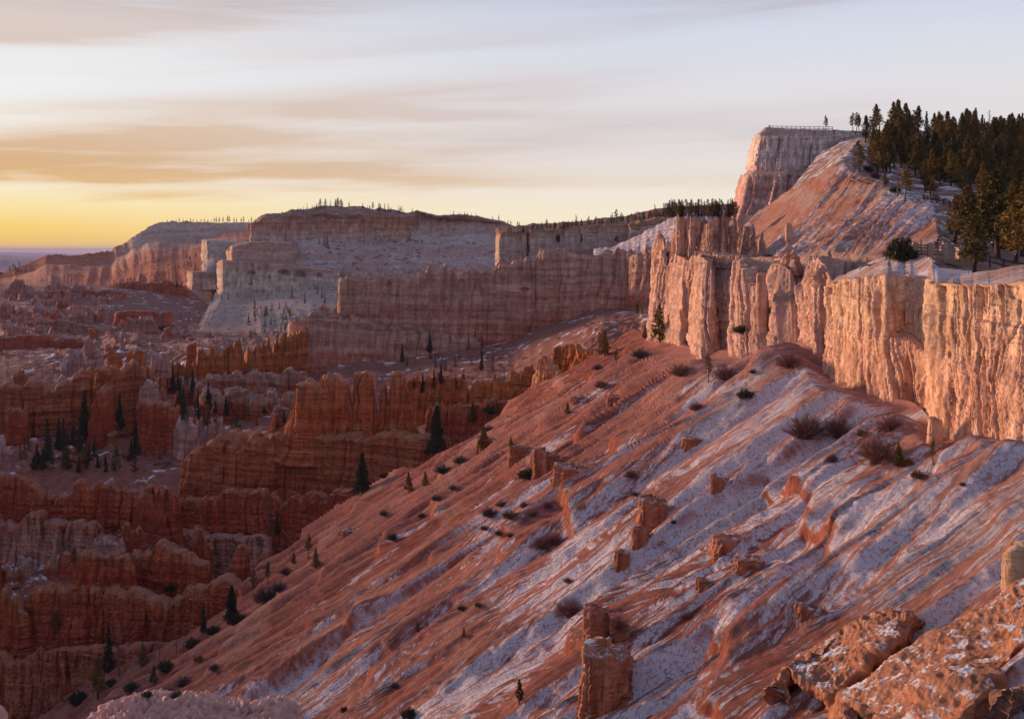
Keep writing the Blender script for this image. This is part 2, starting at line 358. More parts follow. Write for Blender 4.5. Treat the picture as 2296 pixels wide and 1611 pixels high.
def pillar(name, px, d, yt, prof, mat, seed=0.0, squash=0.8, bed=0.5, bs=0.4, A=0.18, label=None, cat='rock pillar', kind=None, group=None, nseg=28, lean=0.0):
    """hoodoo: stacked bulging beds; prof: (py, half width in px) from top to foot"""
    pr = np.array(prof, float); z = (HY - pr[:, 0]) / F * d; r = pr[:, 1] / F * d
    nz = int(max(16, (pr[-1, 0] - pr[0, 0]) / 1.3)); zz = np.linspace(z[0], z[-1], nz); rr = np.interp(-zz, -z, r)
    a = np.linspace(0, 2 * np.pi, nseg, endpoint=False)[None]
    zg = zz[:, None]; ca, sa = np.cos(a), np.sin(a); r0 = rr[:, None]; m = float(np.mean(r))
    q = 1 + A * 1.4 * (np.abs(pn(ca * 1.6 + seed, sa * 1.6, zg / m * 0.12)) * 2 - 0.5) + A * fbm(ca * 2.2 + seed, sa * 2.2, zg / m * 0.8, 3) + bed * 0.18 * ledge(zg, seed, bs)
    q = np.clip(q, 0.45, 1.8)
    cx0 = (px - CX) / F * d; xo = cx0 + 0.25 * m * pn(zz / (4 * m), seed)[:, None] + lean * (zg - z[-1])
    cap = np.ones(nz); cap[0] = 0.05; cap[1] = 0.6; cap = cap[:, None]
    V = np.stack([xo + r0 * q * ca * cap, d + r0 * q * sa * squash * cap + 0 * zg, zg + 0 * a], -1)
    o = mesh_from(name, V.reshape(-1, 3), grid_polys(nz, nseg, True)[:, ::-1], mat, attr=np.repeat(((zz - z[-1]) / (z[0] - z[-1]))[:, None], nseg, 1))
    return tag(o, label, cat, group, kind)

# ---------------------------------------------------------------- the near slope: a plane falling to the left, seen down its length
def slope_d(px, py):
    return 27.03 / np.maximum((py - HY) / F - 0.047 + 0.65 * (px - CX) / F, 0.02)
LOW = [(-60, 1700), (60, 1645), (120, 1612), (177, 1557), (230, 1533), (328, 1484), (412, 1442), (470, 1404), (530, 1370), (560, 1322), (590, 1282), (660, 1236), (710, 1170), (765, 1124), (830, 1095), (900, 1063), (960, 1038), (1010, 1010), (1060, 984),
       (1105, 948), (1130, 920), (1160, 895), (1200, 872), (1240, 850), (1290, 826), (1345, 795), (1400, 760), (1440, 738), (1470, 750), (1500, 760), (1558, 780), (1667, 786), (1740, 776), (1809, 758), (1830, 772), (1850, 815), (1880, 852), (1920, 865), (1990, 888),
       (2050, 900), (2090, 940), (2110, 965), (2160, 972), (2230, 968), (2295, 985), (2420, 1010)]
def slope_top(px):
    a = np.array(LOW, float); return np.interp(px, a[:, 0], a[:, 1])
def slope_noise(x, y, z, d):
    yy = y + 3.5 * pn(x / 60, y / 50, 0.5) + 0.9 * pn(x / 14, y / 18, 1.5) + 0.10 * x * pn(y / 30, x / 200, 8.8)
    amp = 0.55 + 0.6 * sst(-0.4, 0.5, pn(x / 60, y / 45, 3.3))
    r1 = 1 - 1.9 * np.abs(pn(yy / 8.2, x / 120, 2.5)); r1 = np.sign(r1) * np.abs(r1) ** 1.15
    r2 = 1 - 1.9 * np.abs(pn(yy / 3.5, x / 50, 4.5)); r3 = 1 - 2 * np.abs(pn(yy / 1.7, x / 24, 6.5)); r4 = pn(yy / 0.62, x / 9, 7.5)
    r5 = fbm(x / 9, y / 7, z / 9, 3)
    r2 = r2 * (0.08 + 0.92 * sst(240, 140, y)); r3 = r3 * sst(180, 95, y); r4 = r4 * sst(100, 50, y)
    D = amp * (2.2 * r1 + 1.15 * r2) + 0.40 * r5 + 0.40 * r3 * (0.5 + amp * 0.5) + 0.13 * r4 + 0.10 * fbm(x / 1.6, y / 1.6, z / 1.6, 3)
    # harder red beds that stand out as small broken ledges along the contour
    # side rills that run down the flanks of the ribs and meet in the gullies
    nb_ = pn(yy / 8.2, x / 120, 2.5); dn = pn((yy + 0.35) / 8.2, x / 120, 2.5) - nb_
    g = np.tanh(-np.sign(nb_) * dn * 55); q = y - 0.40 * g * sst(160, 90, y) * x + 0.8 * pn(x / 7, y / 7, 11.1)
    fl = np.abs(g) ** 6 * sst(170, 100, y)
    D = D + fl * (0.24 * (1 - 2 * np.abs(pn(q / 1.9, x / 30, 12.5))) + 0.11 * (1 - 2 * np.abs(pn(q / 0.8, x / 14, 13.5))) * sst(110, 60, y))
    zl = z + 2.4 * pn(x / 40, y / 40, 9.1) - 1.0 * r1 + sst(220, 120, y) * 0.5 * pn(x / 3.1, y / 3.1, 5.5) + sst(120, 60, y) * 0.25 * pn(x / 1.1, y / 1.1, 6.5)
    for z0, a, sd in ((-15, 0.9, 1), (-20, 1.2, 2), (-24, 1.0, 3), (-28.5, 1.3, 4), (-33, 1.0, 5), (-38.5, 1.6, 6), (-44, 1.3, 7), (-50, 1.7, 8), (-57, 1.5, 9), (-64, 1.9, 10), (-72, 1.6, 11), (-80, 2.0, 12), (-89, 2.0, 13)):
        mk = sst(0.05, 0.35, pn(y / 13 + 3 * sd, x / 26, sd * 3.7)) * (0.45 + 0.55 * np.clip(r1 + 0.4, 0, 1))
        qq = (zl - z0) / (0.9 + 0.004 * y)
        D = D + 0.62 * a * mk * (1 + 0.5 * sst(140, 70, y) * (np.abs(pn(yy / 1.1, z / 9, sd)) - 0.3)) * np.tanh(qq / 0.34) * np.exp(-np.abs(qq) / 1.7)
    return D, np.clip(0.5 + 0.30 * r1 * amp + 0.16 * r2 + 0.10 * r3, 0, 1), q
SN = np.array([-0.65, 0.047, 1.0]); SN /= np.linalg.norm(SN)
def build_slope(mat):
    px = np.arange(-60, 2422, 1.55); top = slope_top(px) ; k = 9
    top = np.convolve(np.pad(top, k, mode='edge'), np.ones(2 * k + 1) / (2 * k + 1), 'valid')
    nv = 560; v = np.linspace(0, 1, nv)[:, None] ** 0.92; py = top[None] + (1700 - top[None]) * v
    PX = np.repeat(px[None], nv, 0); d = np.minimum(slope_d(PX, py), 345)
    x = (PX - CX) / F * d; z = (HY - py) / F * d; y = d
    # carry the surface over its skyline and down the far side
    nb = 34; st = (np.arange(nb, 0, -1) ** 1.25)[:, None] * 0.55
    xb = x[0][None] - st * 0.25; yb = y[0][None] + st; zb = z[0][None] - st * 0.75 - 0.4
    x = np.concatenate([xb, x]); y = np.concatenate([yb, y]); z = np.concatenate([zb, z])
    D, rib, qf = slope_noise(x, y, z, y)
    fadev = np.concatenate([np.zeros((nb, 1)), v * 1.0]) * (1700 - top[None]); right = sst(1400, 1500, (x / y * F + CX))
    near = sst(14, 30, y) * (1 - right * (1 - sst(0, 95, fadev)))
    near = near * (1 - 0.8 * sst(275, 325, y))
    V = np.stack([x, y, z], -1) + (D * near)[..., None] * SN
    o = mesh_from('hillside', V.reshape(-1, 3), grid_polys(*x.shape), mat, attr=rib, attr2=qf)
    return tag(o, kind='structure')
def earth(name, ux=0.05, uy=1.0, k=1.0, snow=0.0, ribs=True, pale=None, stopsc=None, drift=True):
    """bare badland earth dusted with thin snow; (ux, uy): plan direction across the fall line; k: size of the rills"""
    m, t, b = principled(name)
    geo = t.new('ShaderNodeNewGeometry'); pos = geo.outputs['Position']; x, y, z = t.sep(pos); nx, ny, nz = t.sep(geo.outputs['Normal'])
    rib = t.new('ShaderNodeAttribute', attribute_name='t').outputs['Fac'] if ribs else None
    w = t.noise(pos, 0.05 / k, 3.0); w2 = t.noise(pos, 0.25 / k, 4.0)
    zz = t.add(t.add(z, t.mul(t.sub(w, 0.5), 16.0)), t.mul(t.sub(w2, 0.5), 3.0))
    band = t.noise(t.comb(0.0, 0.0, zz), 0.14, 3.0, 0.65)
    col = t.ramp(band, stopsc or [(0.26, (0.36, 0.185, 0.15)), (0.37, (0.40, 0.165, 0.12)), (0.44, (0.31, 0.085, 0.05)), (0.50, (0.17, 0.042, 0.030)), (0.56, (0.34, 0.12, 0.07)), (0.64, (0.42, 0.27, 0.20)), (0.8, (0.29, 0.085, 0.052))])
    if pale: col = t.mix(t.mul(t.mapr(t.add(z, t.mul(t.sub(w, 0.5), 10.0)), pale[0], pale[1]), 0.8), col, (0.58, 0.36, 0.28))
    acr = t.add(t.mul(x, ux), t.mul(y, uy))
    if ribs: acr = t.new('ShaderNodeAttribute', attribute_name='q').outputs['Fac']
    comb = t.noise(t.comb(t.mul(acr, 3.0 / k), t.mul(z, 0.35 / k), 0.0), 1.0, 6.0, 0.72)
    fine = t.noise(pos, 1.8 / k, 8.0, 0.78)
    if ribs:                                                   # dry pale crust on the ribs, bare red earth on their flanks
        cr = t.mapr(t.add(rib, t.mul(t.sub(comb, 0.5), 0.5)), 0.50, 0.86)
        col = t.mix(t.mul(cr, 0.45), col, (0.50, 0.30, 0.245))
    f = t.mul(t.mapr(fine, 0.3, 0.7, 0.55, 1.40, False), t.mapr(comb, 0.32, 0.68, 0.80, 1.16, False))
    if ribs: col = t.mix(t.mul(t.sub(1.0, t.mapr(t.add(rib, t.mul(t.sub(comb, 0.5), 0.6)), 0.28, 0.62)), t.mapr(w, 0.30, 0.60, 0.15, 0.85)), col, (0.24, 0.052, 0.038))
    if ribs: col = t.mix(t.mul(t.sub(1.0, t.mapr(nz, 0.45, 0.68)), 0.75), col, (0.46, 0.165, 0.09))
    col = t.mix(1.0, col, t.comb(f, t.m('POWER', f, 1.1), t.m('POWER', f, 1.15)), 'MULTIPLY')
    if ribs: col = t.mix(1.0, col, (0.93, 0.80, 0.83), 'MULTIPLY')
    # a thin broken dusting of snow, combed down the fall line
    aw = t.add(acr, t.mul(t.sub(w2, 0.5), 1.2 * k))
    s1 = t.noise(t.comb(t.mul(aw, 1.5 / k), t.mul(z, 0.20 / k), t.mul(x, 0.02)), 1.0, 6.0, 0.75)
    s2 = t.noise(t.comb(t.mul(aw, 4.2 / k), t.mul(z, 1.1 / k), t.mul(x, 0.25)), 1.0, 5.0, 0.78)
    s3 = t.noise(pos, 0.07 / k, 3.0)
    s4 = t.noise(pos, 5.0 / k, 4.0, 0.8)
    face = t.mul(t.m('MULTIPLY', ny, -1.0), 0.24)
    sm = t.add(t.add(t.mul(s1, 0.50), t.mul(s2, 0.44)), t.add(t.mul(s3, 0.62), face))
    if ribs: sm = t.add(sm, t.mul(t.sub(0.55, t.m('ABSOLUTE', t.sub(rib, 0.42))), 0.30))
    if drift: sm = t.add(t.add(sm, t.mapr(x, -75.0, 4.0, -0.13, 0.05, False)), t.mapr(y, 95.0, 180.0, 0.02, -0.13))
    a = t.mapr(sm, 0.955 - snow, 1.04 - snow, 0.0, 1.0, False)
    grain = t.mapr(t.add(t.mul(s4, 0.75), t.mul(fine, 0.35)), 0.42, 0.66)
    sk = t.m('MULTIPLY', t.m('MINIMUM', t.mul(a, t.add(0.22, t.mul(grain, 1.25))), 0.92), t.mapr(nz, 0.36, 0.60))
    col = t.mix(sk, col, (0.82, 0.82, 0.90))
    t.put(b.inputs['Base Color'], col)
    bh = t.add(t.add(t.add(t.mul(s2, 0.5), t.mul(comb, 1.3)), t.mul(fine, 1.0)), t.mul(s4, 0.25))
    bp = t.new('ShaderNodeBump'); bp.inputs['Strength'].default_value = 0.85; bp.inputs['Distance'].default_value = 0.40 * k
    t.put(bp.inputs['Height'], bh); t.l.new(bp.outputs[0], b.inputs['Normal'])
    return m

def slope_hit(px, py):
    """depth at which the line of sight meets the gullied slope"""
    d0 = float(slope_d(px, py)); d = d0 + np.linspace(-14, 14, 281); d = d[d > 8]
    x = (px - CX) / F * d; z = (HY - py) / F * d; pl = -27.03 - 0.047 * d + 0.65 * x
    zp = pl; D = slope_noise(x, d, zp, d)[0] * sst(14, 30, d)
    below = np.nonzero((z - pl) * SN[2] - D < 0)[0]
    return float(d[below[0]]) if len(below) else d0
# ================================================================ THE PLACE: far to near
SOIL_R = (0.30, 0.15, 0.11); SOIL_W = (0.42, 0.36, 0.32); SOIL_P = (0.36, 0.22, 0.18)
def stops(*cs): n = len(cs) - 1; return [(i / n, c) for i, c in enumerate(cs)]
# --- plain and mesas on the horizon
def far_ground():
    n = 60; a = np.linspace(-0.9, 0.9, n); r = np.concatenate([[5, 900], np.geomspace(2500, 70000, 26)])
    V = np.stack([np.sin(a)[None] * r[:, None], np.cos(a)[None] * r[:, None], np.where(r < 2000, -170, -330)[:, None] + 0 * a[None]], -1)
    V[2:, :, 2] += 35 * fbm(V[2:, :, 0] / 5000, V[2:, :, 1] / 5000, 0, 3)
    m, t, b = principled('plain earth'); pos = t.new('ShaderNodeNewGeometry').outputs['Position']
    t.put(b.inputs['Base Color'], t.ramp(t.noise(pos, 0.0006, 5.0), [(0.35, (0.16, 0.12, 0.10)), (0.65, (0.26, 0.19, 0.15))]))
    tag(mesh_from('ground', V.reshape(-1, 3), grid_polys(len(r), n)[:, ::-1], m), kind='structure')
    for nm, d, prof, dep in (('mesa', 42000, [(-700, 566), (-300, 565), (0, 566.5), (60, 568), (130, 570.5), (240, 571), (420, 572), (700, 573)], 3000), ('mesa', 26000, [(-700, 578), (-200, 575), (0, 573), (30, 573.5), (48, 576), (80, 577), (140, 579), (300, 582)], 2500),
                            ('mesa', 18000, [(-700, 590), (-200, 582), (20, 580), (60, 583), (80, 582), (120, 584), (300, 589)], 2000)):
        pr = np.array(prof, float); px = np.linspace(pr[0, 0], pr[-1, 0], 260); yt = np.interp(px, pr[:, 0], pr[:, 1])
        x = (px - CX) / F * d; zt = (HY - yt) / F * d; rr = []
        for off, f in ((dep * 2, 0.0), (dep, 1.0), (0, 1.0), (-dep * 0.15, 0.55), (-dep * 0.7, 0.0)):
            rr.append(np.stack([x, d + off + dep * 0.3 * fbm(px / 40, d, off, 3), -400 + (zt + 400) * f], -1))
        tag(mesh_from(nm, np.array(rr).reshape(-1, 3), grid_polys(5, 260), m), kind='structure')
far_ground()

# --- canyon floor under everything
FLOOR = rock('canyon floor earth', [(0.0, (0.24, 0.09, 0.06)), (0.45, (0.33, 0.14, 0.10)), (0.75, (0.36, 0.20, 0.16)), (1.0, (0.38, 0.27, 0.24))], snow=0.30, sfs=5.0, soil=(0.25, 0.12, 0.098), fs=1.1, band=0.3, streak=0.2)
px = (-120, 60, 250, 450, 640, 800, 950, 1150, 1350, 1520)
fl = [((640,)*10, (1180, 1150, 1130, 1250, 1350, 1300, 1200, 800, 700, 640)),
      ((725, 725, 730, 735, 735, 740, 745, 740, 700, 690), (930, 900, 880, 940, 1010, 800, 640, 560, 500, 450)),
      ((800, 800, 800, 795, 800, 812, 800, 786, 745, 720), (680, 660, 640, 600, 640, 560, 525, 490, 430, 390)),
      ((880, 880, 885, 880, 880, 880, 865, 855, 815, 790), (540, 530, 525, 510, 505, 470, 450, 430, 380, 340)),
      ((965, 965, 975, 975, 965, 955, 935, 930, 880, 850), (445, 440, 440, 430, 420, 410, 405, 385, 340, 310)),
      ((1060, 1060, 1060, 1060, 1050, 1040, 1010, 990, 940, 900), (385, 380, 375, 370, 365, 360, 345, 320, 300, 290)),
      ((1190, 1190, 1190, 1190, 1190, 1150, 1090, 1060, 1010, 960), (338, 335, 335, 335, 335, 330, 318, 305, 292, 285)),
      ((1300, 1300, 1300, 1300, 1290, 1240, 1180, 1130, 1070, 1010), (312, 310, 308, 308, 308, 308, 305, 300, 290, 283)),
      ((1440, 1440, 1440, 1440, 1420, 1370, 1300, 1220, 1150, 1080), (292, 290, 290, 290, 292, 296, 297, 296, 288, 282)),
      ((1560, 1560, 1560, 1560, 1540, 1490, 1420, 1330, 1250, 1170), (281, 280, 280, 280, 284, 288, 291, 293, 287, 281)),
      ((1720,)*10, (268,)*10)]
sheet('canyon_floor', [[(a, b, c) for a, b, c in zip(px, ys, ds)] for ys, ds in fl], FLOOR, lam=9, A=1.6, B=3.4, bed=0.8, seed=1.2, step=1.8, soft=14, talus_l=17)

# --- the far butte on the left
BUT = rock('far butte rock', [(0.0, (0.30, 0.12, 0.09)), (0.42, (0.36, 0.14, 0.09)), (0.60, (0.42, 0.20, 0.14)), (0.72, (0.48, 0.38, 0.33)), (1.0, (0.54, 0.45, 0.38))], snow=0.12, soil=None, fs=3.2, band=0.5, streak=0.12, xmix=(-640, -560, stops((0.30, 0.12, 0.09), (0.36, 0.15, 0.10), (0.40, 0.19, 0.13), (0.42, 0.17, 0.10), (0.40, 0.14, 0.08))))
bx = (-60, 0, 40, 75, 103, 125, 160, 250, 260, 285, 300, 320, 335, 350, 400, 450, 500, 565, 610)
by = (615, 612, 599, 586, 574, 571, 575, 566, 557, 547, 530, 522, 508, 501, 498, 501, 500, 499, 500)
BUTX, BUTY = bx, by
r0 = [(a, b + 3, 1800) for a, b in zip(bx, by)]; r1 = [(a, b, 1660) for a, b in zip(bx, by)]
r2y = (635, 625, 618, 608, 592, 592, 592, 592, 580, 572, 558, 556, 546, 543, 543, 538, 520, 514, 512)
r3y = (655, 650, 650, 648, 645, 645, 645, 640, 640, 640, 636, 634, 630, 628, 620, 606, 575, 560, 550)
sheet('far_butte', [r0, r1, [(a, b, 1630) for a, b in zip(bx, r2y)], [(a, b, 1340) for a, b in zip(bx, r3y)], [(a, 700, 1120) for a in bx], [(a, 745, 960) for a in bx]], BUT,
      lam=15, A=2.0, B=2.2, bed=5.0, bs=3, seed=2.1, step=1.6, soft=3, trow=(1, 0.98, 0.70, 0.42, 0.18, 0.0), talus_l=17, big=4)
# --- the flat-topped plateau behind
PLT = rock('plateau rock', [(0.0, (0.42, 0.33, 0.30)), (0.22, (0.46, 0.38, 0.35)), (0.32, (0.46, 0.28, 0.23)), (0.38, (0.50, 0.42, 0.39)), (0.46, (0.48, 0.30, 0.25)), (0.52, (0.52, 0.44, 0.41)), (0.62, (0.50, 0.42, 0.38)), (0.72, (0.52, 0.34, 0.25)), (0.86, (0.42, 0.22, 0.15)), (0.92, (0.30, 0.19, 0.14)), (1.0, (0.30, 0.19, 0.15))], snow=0.18, soil=SOIL_W, fs=2.2, band=0.65, streak=0.5, soilmix=0.35)  # streak also paints gully shading into the talus colour
cx = (556, 566, 598, 640, 690, 760, 800, 850, 905, 912, 935, 1000, 1080, 1120, 1165, 1200)
ty = (500, 498, 480, 478, 470, 462, 464, 472, 478, 478.5, 479, 482, 488, 495, 512, 519)
c1 = (502, 500, 481.5, 480, 476, 474, 475, 479, 482, 482, 483, 486, 492, 499, 516, 523)
c2 = (504, 503, 492, 490, 489, 487, 488, 490, 491, 491, 492, 493, 499, 505, 520, 527)
c3 = (549, 548, 549, 547, 545, 545, 546, 549, 556, 556, 524, 525, 526, 528, 535, 540)
d3 = (1330, 1316, 1314, 1312, 1310, 1310, 1310, 1305, 1286, 1284, 1322, 1326, 1326, 1322, 1310, 1300)
sheet('plateau', [[(a, b + 2, 1560) for a, b in zip(cx, ty)], [(a, b, 1400) for a, b in zip(cx, ty)], [(a, b, 1338 if a > 590 else 1350) for a, b in zip(cx, c1)], [(a, b, d + 16) for a, b, d in zip(cx, c2, d3)],
                  [(a, b, d) for a, b, d in zip(cx, c3, d3)], [(a, 612, 1165) for a in cx], [(a, 660, 1135) for a in cx], [(a, 720, 1110) for a in cx]], PLT,
      lam=20, A=5.0, B=5.0, bed=4.0, bs=2.6, seed=3.3, step=1.4, soft=2, trow=(1, 1, 0.97, 0.88, 0.62, 0.3, 0.15, 0), talus_l=36, big=3, tf=0.34)
# --- pale block with arched hollows, and its stepped top
PAL = rock('pale block rock', [(0.0, (0.34, 0.17, 0.13)), (0.1, (0.36, 0.22, 0.18)), (0.25, (0.42, 0.34, 0.31)), (0.35, (0.45, 0.37, 0.33)), (0.5, (0.52, 0.44, 0.36)), (0.8, (0.54, 0.46, 0.38)), (1.0, (0.52, 0.35, 0.28))], snow=0.2, soil=SOIL_W, fs=1.8, band=0.6, streak=0.5, soilmix=0.4)
cx = (486, 492, 500, 560, 620, 660, 700, 760, 830, 900)
sheet('pale_block', [[(a, b, 1260) for a, b in zip(cx, (590, 588, 586, 588, 592, 596, 600, 606, 610, 612))], [(a, b, d) for a, b, d in zip(cx, (591, 586, 583, 588, 592, 600, 605, 610, 614, 616), (1150, 1118, 1102, 1100, 1098, 1100, 1102, 1105, 1105, 1105))],
                     [(a, b, d) for a, b, d in zip(cx, (650, 662, 660, 668, 660, 654, 650, 652, 656, 660), (1145, 1108, 1090, 1088, 1086, 1088, 1090, 1092, 1092, 1092))],
                     [(a, 735, 890) for a in (440, 452, 468, 545, 615, 655, 700, 760, 830, 900)], [(a, 805, 690) for a in (405, 430, 455, 540, 610, 655, 700, 760, 830, 900)]], PAL, lam=20, A=2.3, B=2.6, bed=1.8, bs=2.4, seed=4.4, step=1.4, soft=1, trow=(1, 1, 0.5, 0.2, 0), talus_l=30,
      dents=((563, 613, 11, 7, 6), (637, 612, 14, 9, 8), (673, 615, 15, 11, 9), (716, 617, 8, 7, 5), (775, 613, 13, 8, 7), (561, 637, 7, 3, 2), (604, 630, 3, 16, 3)))
STP = rock('stepped cliff rock', stops((0.50, 0.38, 0.32), (0.54, 0.36, 0.28), (0.52, 0.38, 0.31), (0.55, 0.33, 0.24)), snow=0.1, soil=SOIL_P, fs=2.2, band=0.6)
cx = (508, 513, 520, 560, 600, 635, 652, 665)
sheet('stepped_cliff', [[(a, 541, 1300) for a in cx], [(a, b, d) for a, b, d in zip(cx, (566, 560, 554, 544, 543, 546, 548, 556), (1240, 1215, 1198, 1192, 1192, 1196, 1206, 1240))], [(a, 559, d) for a, d in zip(cx, (1238, 1212, 1192, 1186, 1186, 1190, 1200, 1238))],
                        [(a, 562, d) for a, d in zip(cx, (1232, 1202, 1178, 1172, 1172, 1178, 1190, 1232))], [(a, 584, d) for a, d in zip(cx, (1230, 1200, 1172, 1166, 1166, 1170, 1186, 1230))], [(a, 606, 1098) for a in cx]], STP, lam=16, A=2.0, bed=3.0, bs=2.0, seed=5.2, step=1.4, soft=1)
cx = (452, 457, 463, 480, 500, 530, 566)
sheet('stepped_cliff', [[(a, 536, 1400) for a in cx], [(a, b, d) for a, b, d in zip(cx, (548, 543, 541, 540, 542, 545, 549), (1310, 1280, 1262, 1260, 1262, 1268, 1275))], [(a, b, d) for a, b, d in zip(cx, (586, 585, 583, 575, 574, 572, 570), (1306, 1272, 1250, 1246, 1248, 1252, 1262))],
                        [(a, 612, 1215) for a in cx], [(a, 650, 1120) for a in cx]], PAL, lam=14, A=2.6, bed=2.5, bs=2, seed=6.2, step=1.4, soft=1)
cx = (418, 423, 429, 450, 470, 494, 500)
sheet('stepped_cliff', [[(a, 606, 1300) for a in cx], [(a, b, d) for a, b, d in zip(cx, (617, 613, 611, 611, 613, 615, 617), (1240, 1205, 1190, 1188, 1190, 1192, 1198))], [(a, b, d) for a, b, d in zip(cx, (664, 660, 656, 652, 650, 648, 648), (1230, 1196, 1178, 1176, 1176, 1180, 1184))],
                        [(a, 705, 1040) for a in cx], [(a, 760, 900) for a in cx]], STP, lam=14, A=2.4, bed=2.5, bs=2, seed=7.2, step=1.4, soft=1)
# --- pale cliffs of the far right rim
RIM = rock('far rim rock', [(0.0, (0.44, 0.28, 0.24)), (0.35, (0.46, 0.36, 0.32)), (0.7, (0.52, 0.44, 0.36)), (0.9, (0.46, 0.30, 0.20)), (1.0, (0.34, 0.18, 0.12))], snow=0.2, soil=(0.22, 0.12, 0.09), fs=1.8, band=0.5)
cx = (1112, 1117, 1122, 1178, 1184, 1188, 1250, 1319, 1407, 1409, 1443, 1480, 1500, 1730)
ty = (532, 527, 525, 522, 524, 521, 518, 512, 506, 508, 500, 492, 486, 470)
dt = (870, 845, 832, 838, 850, 828, 835, 830, 838, 806, 800, 798, 795, 790)
by = (604, 602, 600, 596, 600, 600, 576, 566, 556, 546, 536, 528, 520, 512)
sheet('far_rim', [[(a, b, 1060) for a, b in zip(cx, (516, 514, 512, 506, 504, 502, 500, 494, 484, 482, 474, 468, 464, 452))], [(a, b - 10, 900) for a, b in zip(cx, ty)], [(a, b, d) for a, b, d in zip(cx, ty, dt)], [(a, b, d - 8) for a, b, d in zip(cx, by, dt)], [(a, 640, 620) for a in cx]],
      RIM, lam=13, A=2.6, B=1.5, bed=1.6, bs=1.8, seed=8.8, step=1.3, soft=1, trow=(1, 1, 0.9, 0.1, 0), jag=0,
      dents=((1251, 533, 4, 9, 10), (1302, 534, 3, 12, 10), (1383, 535, 5, 6, 6)))
MND = rock('snowy mound earth', stops((0.40, 0.26, 0.24), (0.48, 0.38, 0.38)), snow=0.55, soil=(0.42, 0.32, 0.31), fs=1.2, band=0.35)
cx = (1330, 1380, 1420, 1450, 1490, 1530, 1580, 1640)
sheet('snowy_mound', [[(a, b, 640) for a, b in zip(cx, (562, 556, 540, 524, 500, 486, 478, 474))], [(a, b, 610) for a, b in zip(cx, (560, 552, 535, 519, 496, 483, 476, 472))], [(a, b, d) for a, b, d in zip(cx, (566, 562, 558, 552, 545, 540, 536, 532), (600, 590, 580, 570, 560, 550, 540, 530))], [(a, 600, 535) for a in cx]], MND, lam=8, B=1.0, talus_l=9, seed=9.4, step=1.6, soft=4)

# --- the long wall with windows
WAL = rock('window wall rock', [(0.0, (0.38, 0.12, 0.085)), (0.22, (0.45, 0.17, 0.115)), (0.40, (0.50, 0.225, 0.155)), (0.52, (0.56, 0.34, 0.26)), (0.60, (0.50, 0.25, 0.18)), (0.78, (0.56, 0.38, 0.30)), (0.88, (0.52, 0.31, 0.23)), (1.0, (0.62, 0.45, 0.36))], sat=1.1, snow=0.05, soil=SOIL_P, fs=1.2, band=0.6, streak=0.4)
fin('canyon_wall', [(756, 552, 622, 810), (775, 550, 616, 810), (850, 547, 613, 810), (880, 546, 608, 808), (990, 541, 603, 805), (1000, 541, 596, 805), (1010, 540, 604, 805), (1110, 534, 601, 795), (1122, 533, 584, 793), (1184, 528, 575, 790), (1206, 526, 571, 788), (1210, 525, 557, 786), (1330, 512, 559, 760), (1400, 502, 560, 740), (1500, 488, 560, 735)], WAL,
    th=(3.5, 15), lam=7.5, A=1.2, J=1.6, bed=1.5, bs=1.3, seed=11.1, notch=0.04, step=1.3, p=1.7, dents=((875, 645, 6, 14, 4), (1035, 648, 8, 22, 5), (1083, 640, 8, 24, 6), (1180, 648, 10, 4, 3)))
fin('canyon_wall', [(652, 556, 724, 830), (662, 552, 717, 830), (690, 549, 712, 830), (740, 546, 700, 828), (790, 544, 712, 826), (900, 536, 728, 822), (1010, 530, 740, 812), (1080, 524, 756, 800)], WAL, th=(7, 19), lam=7.0, A=1.0, J=2.0, bed=1.6, bs=1.3, seed=12.4, step=1.3, p=1.6)
fin('canyon_wall', [(698, 588, 690, 730), (706, 587, 688, 730), (712, 586, 700, 730), (718, 586, 680, 730), (735, 585, 679, 730), (744, 584, 692, 730), (752, 583, 688, 725), (757, 582, 640, 722), (766, 581, 620, 720), (790, 578, 640, 720)], WAL, th=(2.2, 7), lam=3.6, A=1.1, J=3.2, seed=13.3, step=1.1)
fin('canyon_wall', [(1096, 562, 604, 650), (1110, 558, 590, 650), (1140, 554, 582, 650), (1184, 548, 575, 650), (1200, 546, 577, 650)], STP, th=(2.5, 7), lam=4, A=1.1, J=2.5, seed=14.1, step=1.2)
fin('canyon_wall', [(1415, 494, 572, 700), (1425, 490, 566, 700), (1440, 487, 562, 705), (1470, 482, 560, 705), (1490, 480, 566, 705)], WAL, th=(3, 9), lam=5, A=1.3, J=2, seed=14.7, step=1.2)

# --- red walls and clustered hoodoos under the far butte
FAR_R = rock('far red rock', stops((0.34, 0.11, 0.075), (0.38, 0.12, 0.075), (0.42, 0.16, 0.10)), snow=0.25, soil=SOIL_P, fs=1.9, band=0.5)
FAR_P = rock('far pink rock', stops((0.36, 0.15, 0.11), (0.42, 0.21, 0.155), (0.46, 0.25, 0.20), (0.48, 0.29, 0.24)), snow=0.35, soil=(0.36, 0.24, 0.22), fs=1.7, band=0.6)
fin('canyon_wall', [(260, 1135, 634, 668), (268, 1130, 627, 668), (320, 1128, 626, 672), (370, 1128, 625, 672), (400, 1130, 634, 676), (420, 1134, 648, 680)], FAR_R, th=(7, 18), lam=11, A=2.2, J=1.0, bed=2.2, bs=2.2, seed=15.2, step=1.2)
fin('canyon_wall', [(92, 1050, 652, 690), (130, 1050, 648, 690), (140, 1052, 650, 690), (220, 1054, 651, 690), (240, 1052, 649, 692), (283, 1046, 654, 692)], FAR_R, th=(9, 16), lam=9, A=1.9, J=1.6, bed=1.6, bs=1.8, seed=16.2, step=1.2)
